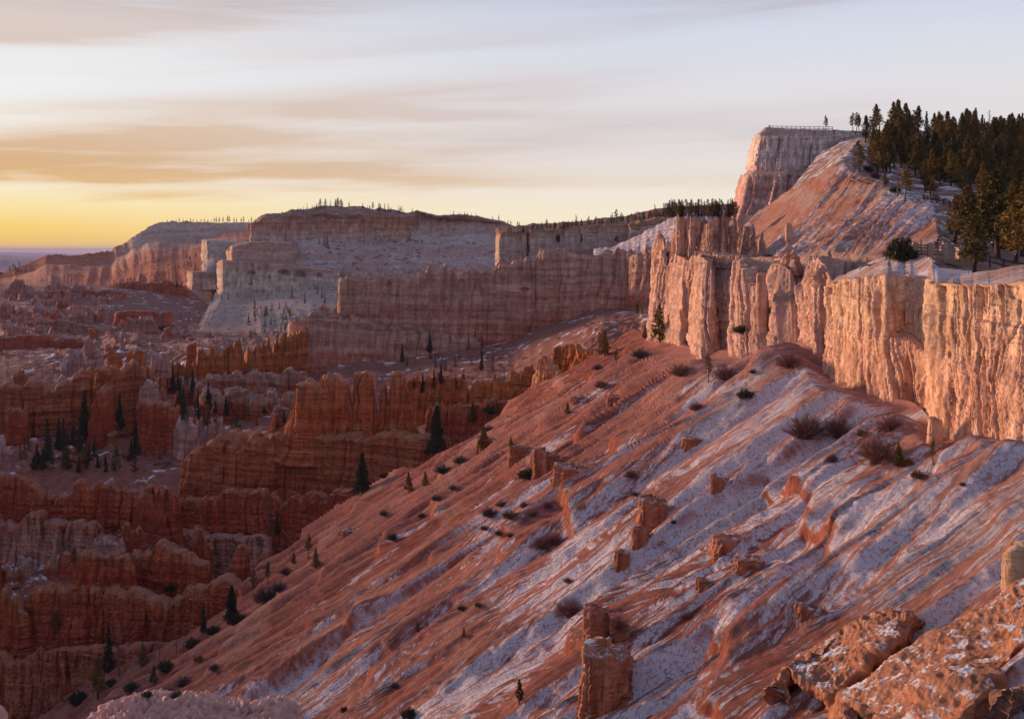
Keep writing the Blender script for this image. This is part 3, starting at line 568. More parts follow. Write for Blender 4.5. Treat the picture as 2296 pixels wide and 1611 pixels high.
fin('canyon_wall', [(3, 1070, 650, 684), (10, 1066, 642, 684), (28, 1062, 646, 684), (34, 1060, 632, 684), (52, 1060, 628, 686), (60, 1062, 640, 686), (70, 1058, 638, 688), (96, 1052, 646, 688)], FAR_P, th=(7, 15), lam=8, A=2.4, J=4.0, bed=2, bs=1.8, seed=17.2, step=1.1)
fin('canyon_wall', [(90, 1080, 640, 668), (120, 1076, 632, 668), (150, 1075, 636, 668), (180, 1075, 634, 666), (215, 1078, 640, 664)], FAR_P, th=(6, 14), lam=9, A=2.4, J=5.0, seed=17.9, step=1.1)
for i, (x0, x1, yt, yb, d) in enumerate(((-20, 42, 680, 712, 930), (28, 68, 688, 728, 900), (55, 88, 698, 745, 870), (82, 106, 684, 724, 910), (100, 126, 684, 724, 905), (124, 160, 682, 726, 915), (150, 198, 692, 735, 890), (226, 248, 686, 722, 900), (244, 272, 688, 722, 890), (196, 226, 700, 724, 905), (6, 30, 722, 752, 840), (60, 90, 728, 752, 820), (20, 60, 744, 770, 790))):
    fin('canyon_wall', [(x0, d + 4, yt + 6, yb), (x0 + 0.35 * (x1 - x0), d, yt, yb), (x0 + 0.7 * (x1 - x0), d, yt + 2, yb), (x1, d + 5, yt + 8, yb)], FAR_P, th=(5.5, 10), lam=6.5, A=2.2, J=4.5, bed=2.2, bs=1.7, seed=18.1 + i * 1.37, step=1.1, ends=1.0, p=1.0)
fin('canyon_wall', [(262, 862, 702, 724), (270, 856, 695.5, 724), (320, 852, 695, 722), (381, 846, 694, 722), (386, 848, 700, 722)], FAR_R, th=(9, 13), lam=8, A=1.4, J=0.4, bed=1.0, seed=20.3, step=1.1, cap=0.06)
fin('canyon_wall', [(84, 812, 724, 762), (92, 806, 716, 764), (190, 800, 716, 768), (230, 800, 720, 772), (240, 800, 717, 774), (266, 802, 712, 770), (345, 806, 714, 758), (352, 808, 726, 756)], rock('tan tier rock', stops((0.38, 0.15, 0.10), (0.42, 0.20, 0.14), (0.44, 0.26, 0.19), (0.40, 0.26, 0.20)), snow=0.2, soil=SOIL_P, fs=1.6, band=0.7), th=(7, 15), lam=9, A=2.2, J=1.2, bed=2.4, bs=1.7, seed=21.5, notch=0.3, step=1.2)
fin('canyon_wall', [(-40, 712, 750, 800), (30, 706, 752, 802), (60, 702, 748, 800), (130, 694, 751, 803), (176, 688, 758, 806), (182, 690, 768, 806)], FAR_R, th=(6, 12), lam=9, A=1.5, J=0.8, bed=1.3, bs=1.5, seed=22.5, step=1.2)
fin('canyon_wall', [(128, 684, 756, 808), (140, 680, 755, 808), (176, 676, 757, 812), (200, 676, 764, 812), (204, 680, 776, 812)], FAR_R, th=(5, 10), lam=4.5, A=1.6, J=1.4, seed=23.5, step=1.1)
fin('canyon_wall', [(252, 730, 756, 790), (262, 726, 753, 790), (290, 722, 758, 794), (300, 724, 768, 796)], FAR_R, th=(5, 10), lam=5, A=1.5, J=1.4, seed=24.5, step=1.1)

_r = random.Random(31)
for i in range(84):
    yb = _r.uniform(672, 812); x0 = _r.uniform(-30, 470 - 0.7 * abs(yb - 740)); w = _r.uniform(12, 55)
    if yb < 735 and x0 > 300 or yb > 770 and 20 < x0 < 230 and _r.random() < 0.6: continue
    d = float(np.interp(yb, (640, 725, 800, 880), (1140, 900, 640, 520))) - 4; hh = _r.uniform(10, 28) if yb < 715 else _r.uniform(18, 46)
    fin('canyon_wall', [(x0, d + 4, yb - 0.5 * hh, yb), (x0 + 0.2 * w, d, yb - hh, yb), (x0 + 0.6 * w, d - 2, yb - hh * _r.uniform(0.7, 1.0), yb), (x0 + 0.85 * w, d, yb - hh * _r.uniform(0.5, 0.9), yb), (x0 + w, d + 4, yb - 0.3 * hh, yb)], _r.choice((FAR_P, FAR_P, FAR_R)), th=(2.5 * d / 800, 8 * d / 800), lam=5 * d / 800 + 1, A=1.4 * d / 800 + 0.3, J=4.5 * d / 800, bed=1.8, bs=1.4, seed=200 + i * 1.7, step=1.2, p=0.9)

# --- the orange hoodoo ridge and the walls below it
ORG = rock('orange ridge rock', stops((0.34, 0.105, 0.055), (0.42, 0.145, 0.07), (0.46, 0.185, 0.09), (0.50, 0.215, 0.105)), snow=0.08, soil=(0.33, 0.17, 0.12), fs=1.0, band=0.65)
GRY = rock('grey-capped rock', [(0.0, (0.28, 0.085, 0.055)), (0.5, (0.34, 0.115, 0.07)), (0.68, (0.42, 0.22, 0.15)), (1.0, (0.44, 0.30, 0.24))], snow=0.35, soil=(0.36, 0.25, 0.21), fs=0.9, band=0.6)
PSP = rock('pale spire rock', stops((0.40, 0.20, 0.16), (0.46, 0.29, 0.25), (0.52, 0.38, 0.35)), snow=0.3, soil=(0.42, 0.30, 0.28), fs=0.9, band=0.5)
fin('canyon_wall', [(330, 505, 822, 880), (380, 508, 818, 880), (430, 512, 806, 880), (458, 516, 789, 870), (466, 518, 792, 868), (474, 519, 774, 866), (482, 520, 786, 866), (488, 520, 773, 866), (511, 522, 776, 866), (520, 522, 771, 866), (540, 524, 771, 866), (547, 525, 795, 864), (554, 526, 771, 864), (576, 528, 770, 862), (584, 529, 778, 862), (592, 530, 753, 862), (602, 531, 753, 862), (606, 532, 776, 860), (616, 533, 756, 860), (624, 534, 770, 858), (632, 536, 751, 856), (645, 538, 748, 852), (662, 541, 746, 850), (690, 545, 748, 846), (720, 548, 762, 842)], ORG, th=(2.2, 10), lam=4.4, A=1.2, J=4.2, bed=1.3, bs=1.0, seed=25.3, step=1.1)
fin('canyon_wall', [(458, 478, 842, 905), (470, 476, 832, 905), (500, 475, 834, 905), (540, 475, 830, 905), (556, 475, 842, 905), (575, 474, 830, 905), (640, 470, 832, 900), (684, 468, 835, 895), (692, 468, 846, 895)], GRY, th=(4, 9), lam=5, A=1.4, J=2.6, bed=1.5, bs=1.0, seed=26.3, step=1.1)
for i, (x0, x1, yt, yb, d) in enumerate(((480, 512, 878, 940, 440), (510, 566, 874, 935, 445), (560, 606, 880, 945, 438), (600, 642, 876, 940, 440), (640, 672, 878, 940, 436), (455, 482, 868, 930, 446), (614, 648, 905, 950, 405))):
    fin('canyon_wall', [(x0, d + 4, yt + 6, yb), (x0 + 0.3 * (x1 - x0), d, yt, yb), (x0 + 0.75 * (x1 - x0), d, yt + 1, yb), (x1, d + 4, yt + 9, yb)], GRY, th=(3.5, 6), lam=3.6, A=1.1, J=2.2, seed=27.1 + i * 2.3, step=1.1)
TOW = [(246, 465, 806, 832), (250, 464, 787, 832), (257, 463, 785, 832), (262, 463, 800, 832), (268, 463, 797, 832), (274, 464, 806, 832)]
fin('canyon_wall', TOW, ORG, th=(1.8, 3.6), lam=3.4, A=0.7, J=1.5, seed=29.4, step=1.0)
fin('canyon_wall', [(276, 467, 812, 832), (286, 466, 787, 832), (297, 465, 785, 832), (300, 465, 800, 832), (305, 465, 784, 832), (318, 465, 784, 832), (327, 466, 812, 832)], ORG, th=(1.8, 4), lam=3.8, A=0.8, J=1.5, seed=30.4, step=1.0)
fin('canyon_wall', [(338, 490, 806, 830), (346, 489, 794, 830), (360, 489, 796, 830), (376, 489, 792, 830), (384, 490, 810, 830)], PSP, th=(2, 4), lam=3.6, A=0.9, J=3, seed=31.4, step=1.0)
fin('canyon_wall', [(144, 560, 812, 845), (150, 558, 796, 845), (165, 556, 794, 845), (172, 556, 806, 845), (181, 555, 790, 845), (196, 555, 800, 845), (208, 555, 790, 845), (222, 556, 796, 845), (232, 558, 814, 845)], PSP, th=(3, 7), lam=4, A=1.3, J=5, seed=32.4, step=1.0)
fin('canyon_wall', [(240, 640, 780, 830), (244, 638, 768, 830), (262, 636, 765, 830), (266, 637, 780, 830)], FAR_R, th=(3, 6), lam=5, A=1, J=2, seed=33.1, step=1.1)
fin('canyon_wall', [(421, 560, 795, 830), (426, 559, 770, 830), (438, 558, 768, 830), (442, 559, 790, 830)], FAR_R, th=(2, 4), lam=4, A=0.8, J=1, seed=33.7, step=1.1)

# --- the big banded wall of the left middle ground
MID = rock('banded middle rock', [(0.0, (0.28, 0.08, 0.055)), (0.35, (0.33, 0.105, 0.065)), (0.6, (0.40, 0.15, 0.08)), (0.85, (0.43, 0.18, 0.105)), (1.0, (0.46, 0.21, 0.13))], snow=0.08, soil=SOIL_P, fs=0.9, band=0.75)
MRD = rock('deep red rock', [(0.0, (0.36, 0.20, 0.16)), (0.18, (0.33, 0.10, 0.065)), (0.7, (0.36, 0.10, 0.06)), (1.0, (0.42, 0.16, 0.10))], snow=0.15, soil=(0.36, 0.20, 0.16), fs=0.8, band=0.45)
fin('canyon_wall', [(-40, 432, 846, 985), (0, 430, 850, 985), (10, 429, 848, 985), (26, 428, 836, 985), (60, 428, 834, 985), (112, 430, 841, 985), (118, 430, 848, 985), (128, 431, 838, 985), (160, 434, 830, 985), (228, 442, 826, 985), (240, 446, 834, 985), (260, 449, 838, 985)], MID, th=(3, 9), lam=6.5, A=1.5, J=1.4, bed=1.5, bs=1.0, seed=35.5, step=1.1, p=1.5)
fin('canyon_wall', [(222, 428, 838, 1010), (228, 424, 822, 1010), (240, 422, 824, 1010), (262, 428, 820, 1005), (272, 430, 824, 1000), (300, 434, 820, 990), (330, 436, 820, 985), (340, 436, 836, 985), (352, 437, 858, 985)], MID, th=(3.5, 10), lam=6, A=1.6, J=2.6, bed=1.7, bs=1.0, seed=36.5, step=1.1)
fin('canyon_wall', [(200, 411, 925, 1022), (206, 408, 905, 1022), (214, 406, 890, 1022), (226, 406, 880, 1015), (240, 410, 870, 1005), (252, 416, 880, 1000)], MRD, th=(2.5, 6), lam=4.5, A=1.1, J=2, seed=37.5, step=1.1)
fin('canyon_wall', [(316, 408, 905, 1000), (326, 404, 896, 1000), (352, 400, 897, 1002), (376, 398, 902, 1000), (388, 398, 905, 995), (398, 399, 925, 990), (406, 401, 950, 990)], MRD, th=(4, 9), lam=5.5, A=1.4, J=1.2, seed=38.5, step=1.1)
fin('canyon_wall', [(316, 426, 868, 900), (330, 424, 852, 900), (350, 424, 850, 900), (354, 425, 862, 900)], PSP, th=(3, 5), lam=4, A=1, J=1.5, seed=38.9, step=1.1)
fin('canyon_wall', [(396, 486, 842, 915), (404, 484, 838, 915), (446, 480, 840, 915), (452, 479, 848, 915), (458, 478, 839, 915), (472, 477, 842, 915), (478, 477, 868, 915)], GRY, th=(3, 7), lam=5, A=1.3, J=1.5, seed=39.5, step=1.1)
fin('canyon_wall', [(14, 420, 918, 1030), (22, 416, 910, 1030), (46, 414, 908, 1030), (50, 414, 915, 1030), (60, 415, 902, 1030), (64, 417, 930, 1030)], MRD, th=(2.5, 5), lam=4.5, A=1.2, J=1.2, seed=40.5, step=1.1)
fin('canyon_wall', [(-40, 396, 955, 1085), (0, 392, 966, 1085), (8, 390, 962, 1085), (20, 390, 978, 1085), (28, 393, 1020, 1085)], PSP, th=(2.5, 7), lam=4.5, A=1.3, J=3, seed=41.5, step=1.1)
fin('canyon_wall', [(394, 386, 968, 1035), (402, 384, 945, 1035), (414, 382, 944, 1032), (426, 382, 946, 1032), (432, 382, 958, 1032), (438, 383, 950, 1030), (444, 384, 985, 1030)], PSP, th=(2.5, 6), lam=3.4, A=1.2, J=3.5, seed=42.5, step=1.0)
fin('canyon_wall', [(440, 400, 950, 990), (446, 398, 941, 990), (456, 397, 944, 990), (462, 397, 960, 990), (470, 396, 938, 990), (480, 396, 942, 990), (500, 396, 952, 990), (514, 397, 962, 990)], PSP, th=(2, 5), lam=3.0, A=1.1, J=4, seed=43.5, step=1.0)

# --- the terracotta block with three clefts, and the long wall under it
TER = rock('terracotta rock', [(0.0, (0.38, 0.125, 0.065)), (0.55, (0.44, 0.145, 0.075)), (0.8, (0.48, 0.19, 0.10)), (1.0, (0.52, 0.27, 0.17))], snow=0.06, soil=(0.40, 0.22, 0.16), fs=0.75, band=0.35, streak=0.5)
fin('canyon_wall', [(645, 340, 985, 1000), (655, 338, 955, 1000), (664, 336, 915, 1000), (676, 335, 858, 1000), (686, 334, 846, 1000), (694, 334, 843, 1000), (712, 334, 855, 1000), (718, 334, 852, 1000), (724, 334, 838, 1000), (762, 334, 834, 1000), (768, 334, 840, 1000), (782, 334, 852, 1000), (789, 334, 905, 1000), (792, 334, 900, 1000), (796, 334, 832, 1000), (838, 334, 832, 1000), (842, 334, 905, 1000), (847, 334, 918, 1000), (856, 334, 870, 1000), (864, 334, 850, 1000), (869, 334, 895, 1000), (873, 334, 905, 1000), (877, 334, 832, 1000), (908, 334, 831, 1000), (914, 334, 875, 1000), (920, 335, 940, 1000), (938, 337, 962, 1000)], TER, th=(4.5, 14), lam=4.5, A=1.0, J=0.8, bed=0.9, bs=0.8, seed=45.2, notch=0.0, step=0.9, p=0.9)
UP5 = rock('ochre banded rock', [(0.0, (0.34, 0.11, 0.065)), (0.4, (0.36, 0.12, 0.07)), (0.55, (0.39, 0.15, 0.088)), (1.0, (0.43, 0.185, 0.108))], snow=0.05, soil=(0.36, 0.19, 0.12), fs=0.75, band=0.7)
fin('canyon_wall', [(424, 352, 1040, 1130), (428, 349, 1022, 1130), (440, 347, 1016, 1130), (446, 346, 998, 1130), (458, 345, 1000, 1130), (470, 344, 986, 1130), (500, 342, 968, 1130), (512, 342, 976, 1130), (520, 341, 960, 1130), (530, 341, 951, 1130), (538, 340, 962, 1130), (542, 340, 988, 1130), (562, 338, 990, 1130), (576, 337, 972, 1130), (582, 337, 982, 1130), (600, 336, 972, 1130), (650, 334, 968, 1130), (760, 328, 970, 1130), (900, 318, 972, 1110), (960, 314, 965, 1080), (990, 312, 975, 1060), (1000, 314, 990, 1050)], UP5, th=(7, 12), lam=6, A=1.2, J=1.3, bed=1.4, bs=0.8, seed=46.2, notch=0.08, step=1.0, cap=0.08)
fin('canyon_wall', [(-50, 334, 1066, 1215), (0, 332, 1064, 1215), (26, 331, 1067, 1215), (32, 331, 1084, 1215), (36, 330, 1068, 1215), (68, 329, 1072, 1215), (73, 329, 1086, 1215), (80, 328, 1074, 1215), (126, 327, 1080, 1215), (138, 327, 1068, 1215), (200, 326, 1074, 1215), (256, 325, 1080, 1215), (262, 325, 1096, 1215), (268, 324, 1090, 1215), (316, 324, 1094, 1215), (320, 324, 1112, 1215), (328, 323, 1089, 1215), (374, 323, 1098, 1215), (400, 323, 1090, 1215), (430, 322, 1088, 1215), (560, 318, 1096, 1215), (660, 313, 1102, 1215), (760, 306, 1098, 1180), (860, 300, 1085, 1130), (940, 296, 1066, 1100)], MRD, th=(3.5, 8), lam=5.2, A=1.3, J=1.6, bed=1.0, bs=0.8, seed=47.2, step=1.0, p=1.2)
fin('canyon_wall', [(318, 316, 1110, 1195), (326, 312, 1096, 1200), (350, 310, 1100, 1200), (356, 311, 1090, 1200), (372, 309, 1088, 1200), (392, 309, 1100, 1200), (402, 311, 1130, 1195)], MRD, th=(2, 6), lam=3.2, A=1.0, J=3, seed=48.2, step=1.0)
PBD = rock('pale foot rock', [(0.0, (0.32, 0.14, 0.10)), (0.4, (0.38, 0.20, 0.15)), (0.75, (0.42, 0.26, 0.21)), (1.0, (0.38, 0.17, 0.11))], snow=0.0, soil=SOIL_P, fs=0.7, band=0.35, streak=0.8)
fin('canyon_wall', [(-50, 321, 1140, 1325), (0, 320, 1145, 1325), (96, 318, 1140, 1325), (104, 318, 1165, 1325), (110, 318, 1160, 1325), (230, 316, 1165, 1325), (330, 315, 1170, 1320), (430, 312, 1186, 1310), (520, 309, 1196, 1300), (580, 305, 1192, 1260), (610, 304, 1200, 1240)], PBD, th=(4, 9), lam=6, A=1.1, J=0.8, bed=0.7, bs=0.8, seed=49.2, step=1.0)

# --- nearest hoodoos of the lower left
LOWR = rock('lower hoodoo rock', [(0.0, (0.30, 0.085, 0.055)), (0.6, (0.35, 0.10, 0.062)), (0.85, (0.40, 0.145, 0.085)), (1.0, (0.45, 0.24, 0.15))], snow=0.12, soil=(0.36, 0.19, 0.14), fs=0.6, band=0.45, streak=0.5)
fin('canyon_wall', [(-50, 283, 1320, 1470), (0, 281, 1330, 1470), (20, 280, 1326, 1470), (44, 279, 1340, 1470), (56, 279, 1372, 1470), (66, 281, 1420, 1470)], LOWR, th=(1.8, 6), lam=3.6, A=1.0, J=2.6, seed=50.2, step=1.0)
fin('canyon_wall', [(64, 288, 1345, 1440), (72, 285, 1318, 1440), (84, 284, 1306, 1440), (150, 282, 1304, 1440), (300, 279, 1308, 1440), (380, 277, 1314, 1438), (420, 276, 1310, 1430), (470, 274, 1308, 1420), (490, 273, 1295, 1410), (505, 272, 1285, 1400), (520, 271, 1284, 1395), (535, 270, 1302, 1390), (560, 268, 1316, 1370)], LOWR, th=(4.5, 7.5), lam=4.8, A=1.2, J=0.9, bed=0.9, bs=0.7, seed=51.2, step=1.0, cap=0.16)
fin('canyon_wall', [(172, 286, 1285, 1320), (178, 284, 1246, 1320), (184, 283, 1234, 1320), (230, 282, 1232, 1320), (290, 282, 1236, 1320), (298, 283, 1262, 1320), (304, 284, 1300, 1320)], LOWR, th=(3.4, 5.5), lam=4, A=0.9, J=0.7, seed=52.2, step=1.0, p=0.8)
fin('canyon_wall', [(298, 297, 1250, 1330), (302, 294, 1224, 1330), (330, 292, 1217, 1330), (362, 291, 1208, 1330), (400, 289, 1225, 1330), (440, 287, 1238, 1330), (456, 285, 1244, 1330), (466, 284, 1242, 1330), (472, 284, 1262, 1330)], LOWR, th=(3.2, 5.5), lam=4.4, A=1.0, J=0.8, seed=53.2, step=1.0, p=0.8)
fin('canyon_wall', [(428, 304, 1215, 1280), (434, 302, 1190, 1280), (440, 301, 1172, 1280), (450, 300, 1166, 1280), (462, 300, 1180, 1280), (470, 301, 1210, 1280), (478, 302, 1250, 1280)], LOWR, th=(1.6, 4.5), lam=3, A=0.8, J=2, seed=54.2, step=1.0)
fin('canyon_wall', [(274, 302, 1215, 1250), (280, 301, 1186, 1250), (288, 300, 1170, 1250), (296, 300, 1186, 1250), (304, 300, 1188, 1250), (312, 300, 1174, 1250), (320, 301, 1195, 1250), (328, 302, 1225, 1250)], LOWR, th=(1.2, 3.5), lam=2.4, A=0.7, J=2.2, seed=55.2, step=1.0)
fin('canyon_wall', [(210, 298, 1225, 1250), (215, 297, 1198, 1250), (236, 296, 1197, 1250), (243, 296, 1208, 1250), (276, 295, 1206, 1250), (282, 296, 1225, 1250)], PSP, th=(1.2, 3), lam=2.6, A=0.8, J=1.8, seed=56.2, step=1.0)
fin('canyon_wall', [(516, 284, 1295, 1330), (524, 282, 1245, 1330), (533, 281, 1222, 1330), (542, 281, 1217, 1330), (552, 281, 1226, 1330), (560, 282, 1290, 1330)], LOWR, th=(1.3, 4), lam=2.6, A=0.8, J=1.5, seed=57.2, step=1.0)
fin('canyon_wall', [(574, 284, 1285, 1310), (580, 283, 1250, 1310), (588, 282, 1224, 1310), (602, 282, 1223, 1310), (608, 283, 1270, 1310)], LOWR, th=(1.3, 3.6), lam=2.6, A=0.8, J=1, seed=58.2, step=1.0)
LWB = rock('lowest wall rock', stops((0.28, 0.085, 0.055), (0.34, 0.115, 0.07), (0.37, 0.155, 0.10), (0.36, 0.15, 0.095)), snow=0.05, soil=(0.34, 0.17, 0.12), fs=0.6, band=0.4, streak=0.8)
fin('canyon_wall', [(-50, 271, 1462, 1690), (0, 270, 1460, 1690), (50, 268, 1452, 1690), (92, 267, 1448, 1690), (100, 267, 1462, 1690), (140, 266, 1450, 1690), (220, 265, 1446, 1690), (300, 263, 1440, 1660), (420, 260, 1430, 1560), (500, 258, 1420, 1500)], LWB, th=(3.5, 8), lam=5.5, A=1.3, J=0.6, seed=59.2, step=1.0)
for i in range(58):
    lo = i >= 42; yb = _r.uniform(1200, 1300) if lo else _r.uniform(860, 1058); x0 = _r.uniform(-30, 420); w = _r.uniform(10, 38); hh = _r.uniform(20, 52)
    if not lo and 60 < x0 < 190 and yb > 960 and _r.random() < 0.7: continue
    d = float(np.interp(yb, (880, 970, 1060, 1190, 1300), (526, 438, 378, 337, 309))) - 3; q_ = d / 420
    fin('canyon_wall', [(x0, d + 3, yb - 0.45 * hh, yb), (x0 + 0.2 * w, d, yb - hh, yb), (x0 + 0.55 * w, d - 1, yb - hh * _r.uniform(0.6, 1.0), yb), (x0 + 0.8 * w, d, yb - hh * _r.uniform(0.4, 0.95), yb), (x0 + w, d + 3, yb - 0.3 * hh, yb)], _r.choice((MRD, PSP, MID, GRY, MRD)), th=(1.6 * q_, 4.5 * q_), lam=3.2 * q_, A=1.0 * q_, J=2.6 * q_, bed=1.0, bs=0.9, seed=400 + i * 1.9, step=1.1, p=0.9)
# --- small fins peeping over the slope, centre
fin('canyon_wall', [(905, 395, 905, 960), (914, 392, 845, 960), (924, 391, 842, 960), (1000, 385, 846, 960), (1038, 383, 834, 950), (1046, 382, 848, 950), (1052, 382, 866, 950), (1062, 381, 850, 950), (1090, 379, 850, 950), (1100, 378, 850, 950), (1108, 378, 830, 945), (1116, 377, 850, 945), (1140, 376, 855, 940), (1146, 375, 826, 940), (1190, 372, 824, 930), (1215, 370, 832, 920)], ORG, th=(1.8, 7), lam=4.2, A=1.0, J=1.8, bed=1.2, bs=0.8, seed=60.2, step=1.0)
fin('canyon_wall', [(955, 336, 925, 985), (964, 334, 903, 985), (990, 332, 899, 985), (1020, 330, 905, 980), (1060, 327, 896, 965), (1072, 326, 905, 960), (1110, 322, 890, 950), (1180, 316, 880, 930)], MRD, th=(1.6, 5), lam=3.4, A=1.0, J=2.0, seed=61.2, step=1.0)
HOT = rock('bright orange rock', stops((0.50, 0.21, 0.12), (0.56, 0.27, 0.16), (0.58, 0.32, 0.21)), snow=0.0, soil=(0.46, 0.27, 0.19), fs=0.6, band=0.4)
fin('canyon_wall', [(1196, 302, 850, 880), (1204, 299, 812, 880), (1212, 298, 802, 880), (1232, 296, 801, 880), (1246, 294, 804, 870), (1254, 294, 815, 865), (1260, 295, 838, 860)], HOT, th=(1.3, 3.2), lam=2.8, A=0.8, J=1.4, seed=62.2, step=1.0)
fin('canyon_wall', [(1238, 330, 790, 840), (1246, 328, 774, 840), (1290, 322, 772, 830), (1296, 320, 780, 830), (1330, 314, 784, 825), (1370, 308, 770, 815)], ORG, th=(1.5, 4), lam=3, A=0.9, J=1.2, seed=63.2, step=1.0)
fin('canyon_wall', [(1160, 288, 905, 925), (1168, 285, 890, 925), (1182, 283, 870, 915), (1196, 281, 868, 905), (1204, 280, 880, 900)], HOT, th=(1, 2.6), lam=2.4, A=0.6, J=1.2, seed=64.2, step=1.0)

# --- unseen rim on the left, added to keep the low sun off the canyon
def sun_blocker():
    n = 160; y = np.linspace(-260, 1000, n); x0 = np.interp(y, (-260, 100, 300, 550, 1000), (-330, -330, -360, -470, -800)); zt = -1 + 8 * fbm(y / 130, 0.4, 0, 3)
    rows = [np.stack([x0 + o + 10 * fbm(y / 40, o * 0.1, 1, 3), y, np.maximum(zt * f + b, -190)], -1) for o, f, b in ((-260, 1, 2), (-60, 1, 0), (-12, 1, -1), (0, 1, -6), (6, 0.5, -40), (60, 0, -75), (150, 0, -180))]
    tag(mesh_from('sun_blocker_rim', np.array(rows).reshape(-1, 3), grid_polys(7, n), FAR_R, attr=np.repeat(np.linspace(1, 0, 7)[:, None], n, 1)), kind='structure')
sun_blocker()
# ================================================================ right-hand rim: point, hillside, hoodoos and near cliff
INS = rock('point cliff rock', [(0.0, (0.56, 0.31, 0.25)), (0.30, (0.62, 0.38, 0.32)), (0.5, (0.64, 0.43, 0.38)), (0.58, (0.74, 0.62, 0.56)), (0.85, (0.74, 0.59, 0.49)), (0.95, (0.54, 0.33, 0.22)), (1.0, (0.40, 0.23, 0.15))], sat=0.95, snow=0.15, soil=(0.46, 0.32, 0.27), fs=0.85, band=0.5, streak=0.55)
def shift(cols): return cols
ir = [[(1722, 291, 435), (1724, 291, 430), (1726, 291, 428), (1770, 292, 430), (1830, 292, 430), (1880, 293, 432), (1945, 297, 440)],
      [(1712, 292, 420), (1716, 290, 408), (1721, 289, 400), (1770, 290, 394), (1824, 291, 393), (1880, 292.5, 395), (1945, 297, 404)],
      [(1696, 306, 418), (1696, 306, 405), (1702, 306, 397), (1766, 308, 391), (1824, 308, 390), (1880, 310, 393), (1945, 316, 403)],
      [(1684, 350, 417), (1686, 350, 403), (1694, 350, 395), (1764, 350, 388), (1824, 350, 388), (1880, 350, 392), (1945, 352, 402)],
      [(1681, 382, 417), (1683, 382, 402), (1692, 383, 394), (1764, 384, 386), (1824, 385, 387), (1880, 386, 391), (1945, 388, 401)],
      [(1668, 396, 416), (1671, 395, 401), (1682, 393, 391), (1762, 392, 382), (1824, 393, 384), (1880, 394, 389), (1945, 396, 400)],
      [(1658, 438, 415), (1661, 438, 399), (1674, 438, 388), (1758, 440, 379), (1824, 440, 382), (1880, 440, 388), (1945, 440, 399)],
      [(1646, 480, 414), (1649, 480, 397), (1664, 482, 384), (1752, 484, 374), (1824, 484, 378), (1880, 484, 386), (1945, 484, 398)],
      [(1630, 520, 410), (1634, 520, 390), (1650, 520, 372), (1740, 520, 364), (1824, 520, 370), (1880, 520, 380), (1945, 520, 396)]]
sheet('point_cliff', ir, INS, lam=6.5, A=2.4, B=0.5, bed=1.0, bs=1.0, seed=70.3, step=1.0, soft=2, big=1.0)

HIL = earth('rim hillside earth', 0.75, -0.65, 1.6, 0.10, False, None, [(0.3, (0.44, 0.33, 0.28)), (0.42, (0.45, 0.28, 0.22)), (0.5, (0.42, 0.19, 0.13)), (0.58, (0.44, 0.32, 0.27)), (0.7, (0.46, 0.34, 0.29))], drift=False)
FGR = rock('forest ground', stops((0.26, 0.18, 0.15), (0.30, 0.21, 0.17)), snow=0.5, soil=(0.26, 0.17, 0.135), fs=2.2, band=0.1)
crest = [(1700, 476, 292), (1746, 449, 270), (1791, 419, 245), (1866, 374, 225), (1903, 377, 215), (1918, 399, 209), (1971, 418, 195), (1997, 437, 185), (2034, 452, 172), (2087, 471, 152), (2098, 489, 144), (2103, 526, 130), (2096, 560, 117)]
over = [(1720, 474, 300), (1768, 447, 280), (1812, 418, 257), (1884, 378, 236), (1920, 381, 224), (1934, 402, 216), (1986, 424, 202), (2010, 444, 192), (2046, 460, 178), (2098, 480, 158), (2110, 498, 149), (2116, 534, 134), (2106, 570, 120)]
foot = [(1630, 540, 252), (1650, 552, 240), (1668, 562, 226), (1700, 574, 205), (1740, 578, 192), (1790, 579, 178), (1850, 579, 160), (1890, 579, 149), (1925, 579, 140), (1955, 579, 133), (1980, 578, 128), (2020, 580, 120), (2050, 582, 114)]
under = [(a, b + 60, c - 6) for a, b, c in foot]
mid = [((a[0] * 0.5 + b[0] * 0.5), (a[1] * 0.5 + b[1] * 0.5) + 3, (a[2] * 0.5 + b[2] * 0.5)) for a, b in zip(crest, foot)]
sheet('rim_hillside', [over, crest, mid, foot, under], HIL, lam=5, A=0.7, B=1.0, bed=0.3, bs=0.6, seed=71.5, step=1.25, soft=8, talus_l=8, big=0.8)
fr = [[(1700, 490, 300), (1780, 440, 262), (1866, 376, 226), (1903, 379, 216), (1918, 401, 210), (1971, 420, 196), (1997, 440, 186), (2034, 455, 173), (2087, 474, 153), (2098, 492, 144), (2103, 530, 130), (2096, 566, 117), (2092, 590, 108)],
      [(1760, 440, 310), (1830, 400, 290), (1900, 345, 268), (1935, 352, 258), (1960, 384, 242), (2000, 405, 226), (2040, 425, 211), (2080, 440, 200), (2130, 455, 181), (2150, 478, 166), (2160, 508, 150), (2160, 545, 138), (2150, 582, 122)],
      [(1850, 330, 395), (1890, 310, 395), (1935, 305, 390), (1980, 300, 375), (2020, 308, 352), (2060, 318, 332), (2110, 330, 320), (2160, 342, 308), (2220, 370, 280), (2260, 400, 244), (2290, 440, 212), (2330, 500, 180), (2330, 560, 150)],
      [(1900, 300, 440), (1930, 298, 440), (1960, 296, 440), (2050, 292, 430), (2120, 297, 425), (2180, 302, 420), (2240, 312, 405), (2330, 322, 400), (2400, 340, 380), (2450, 380, 330), (2500, 420, 285), (2520, 480, 240), (2520, 540, 200)]]
sheet('forest_floor', fr[::-1], FGR, lam=9, A=0.3, B=0.35, bed=0.1, seed=72.5, step=2.0, soft=6, talus_l=9)

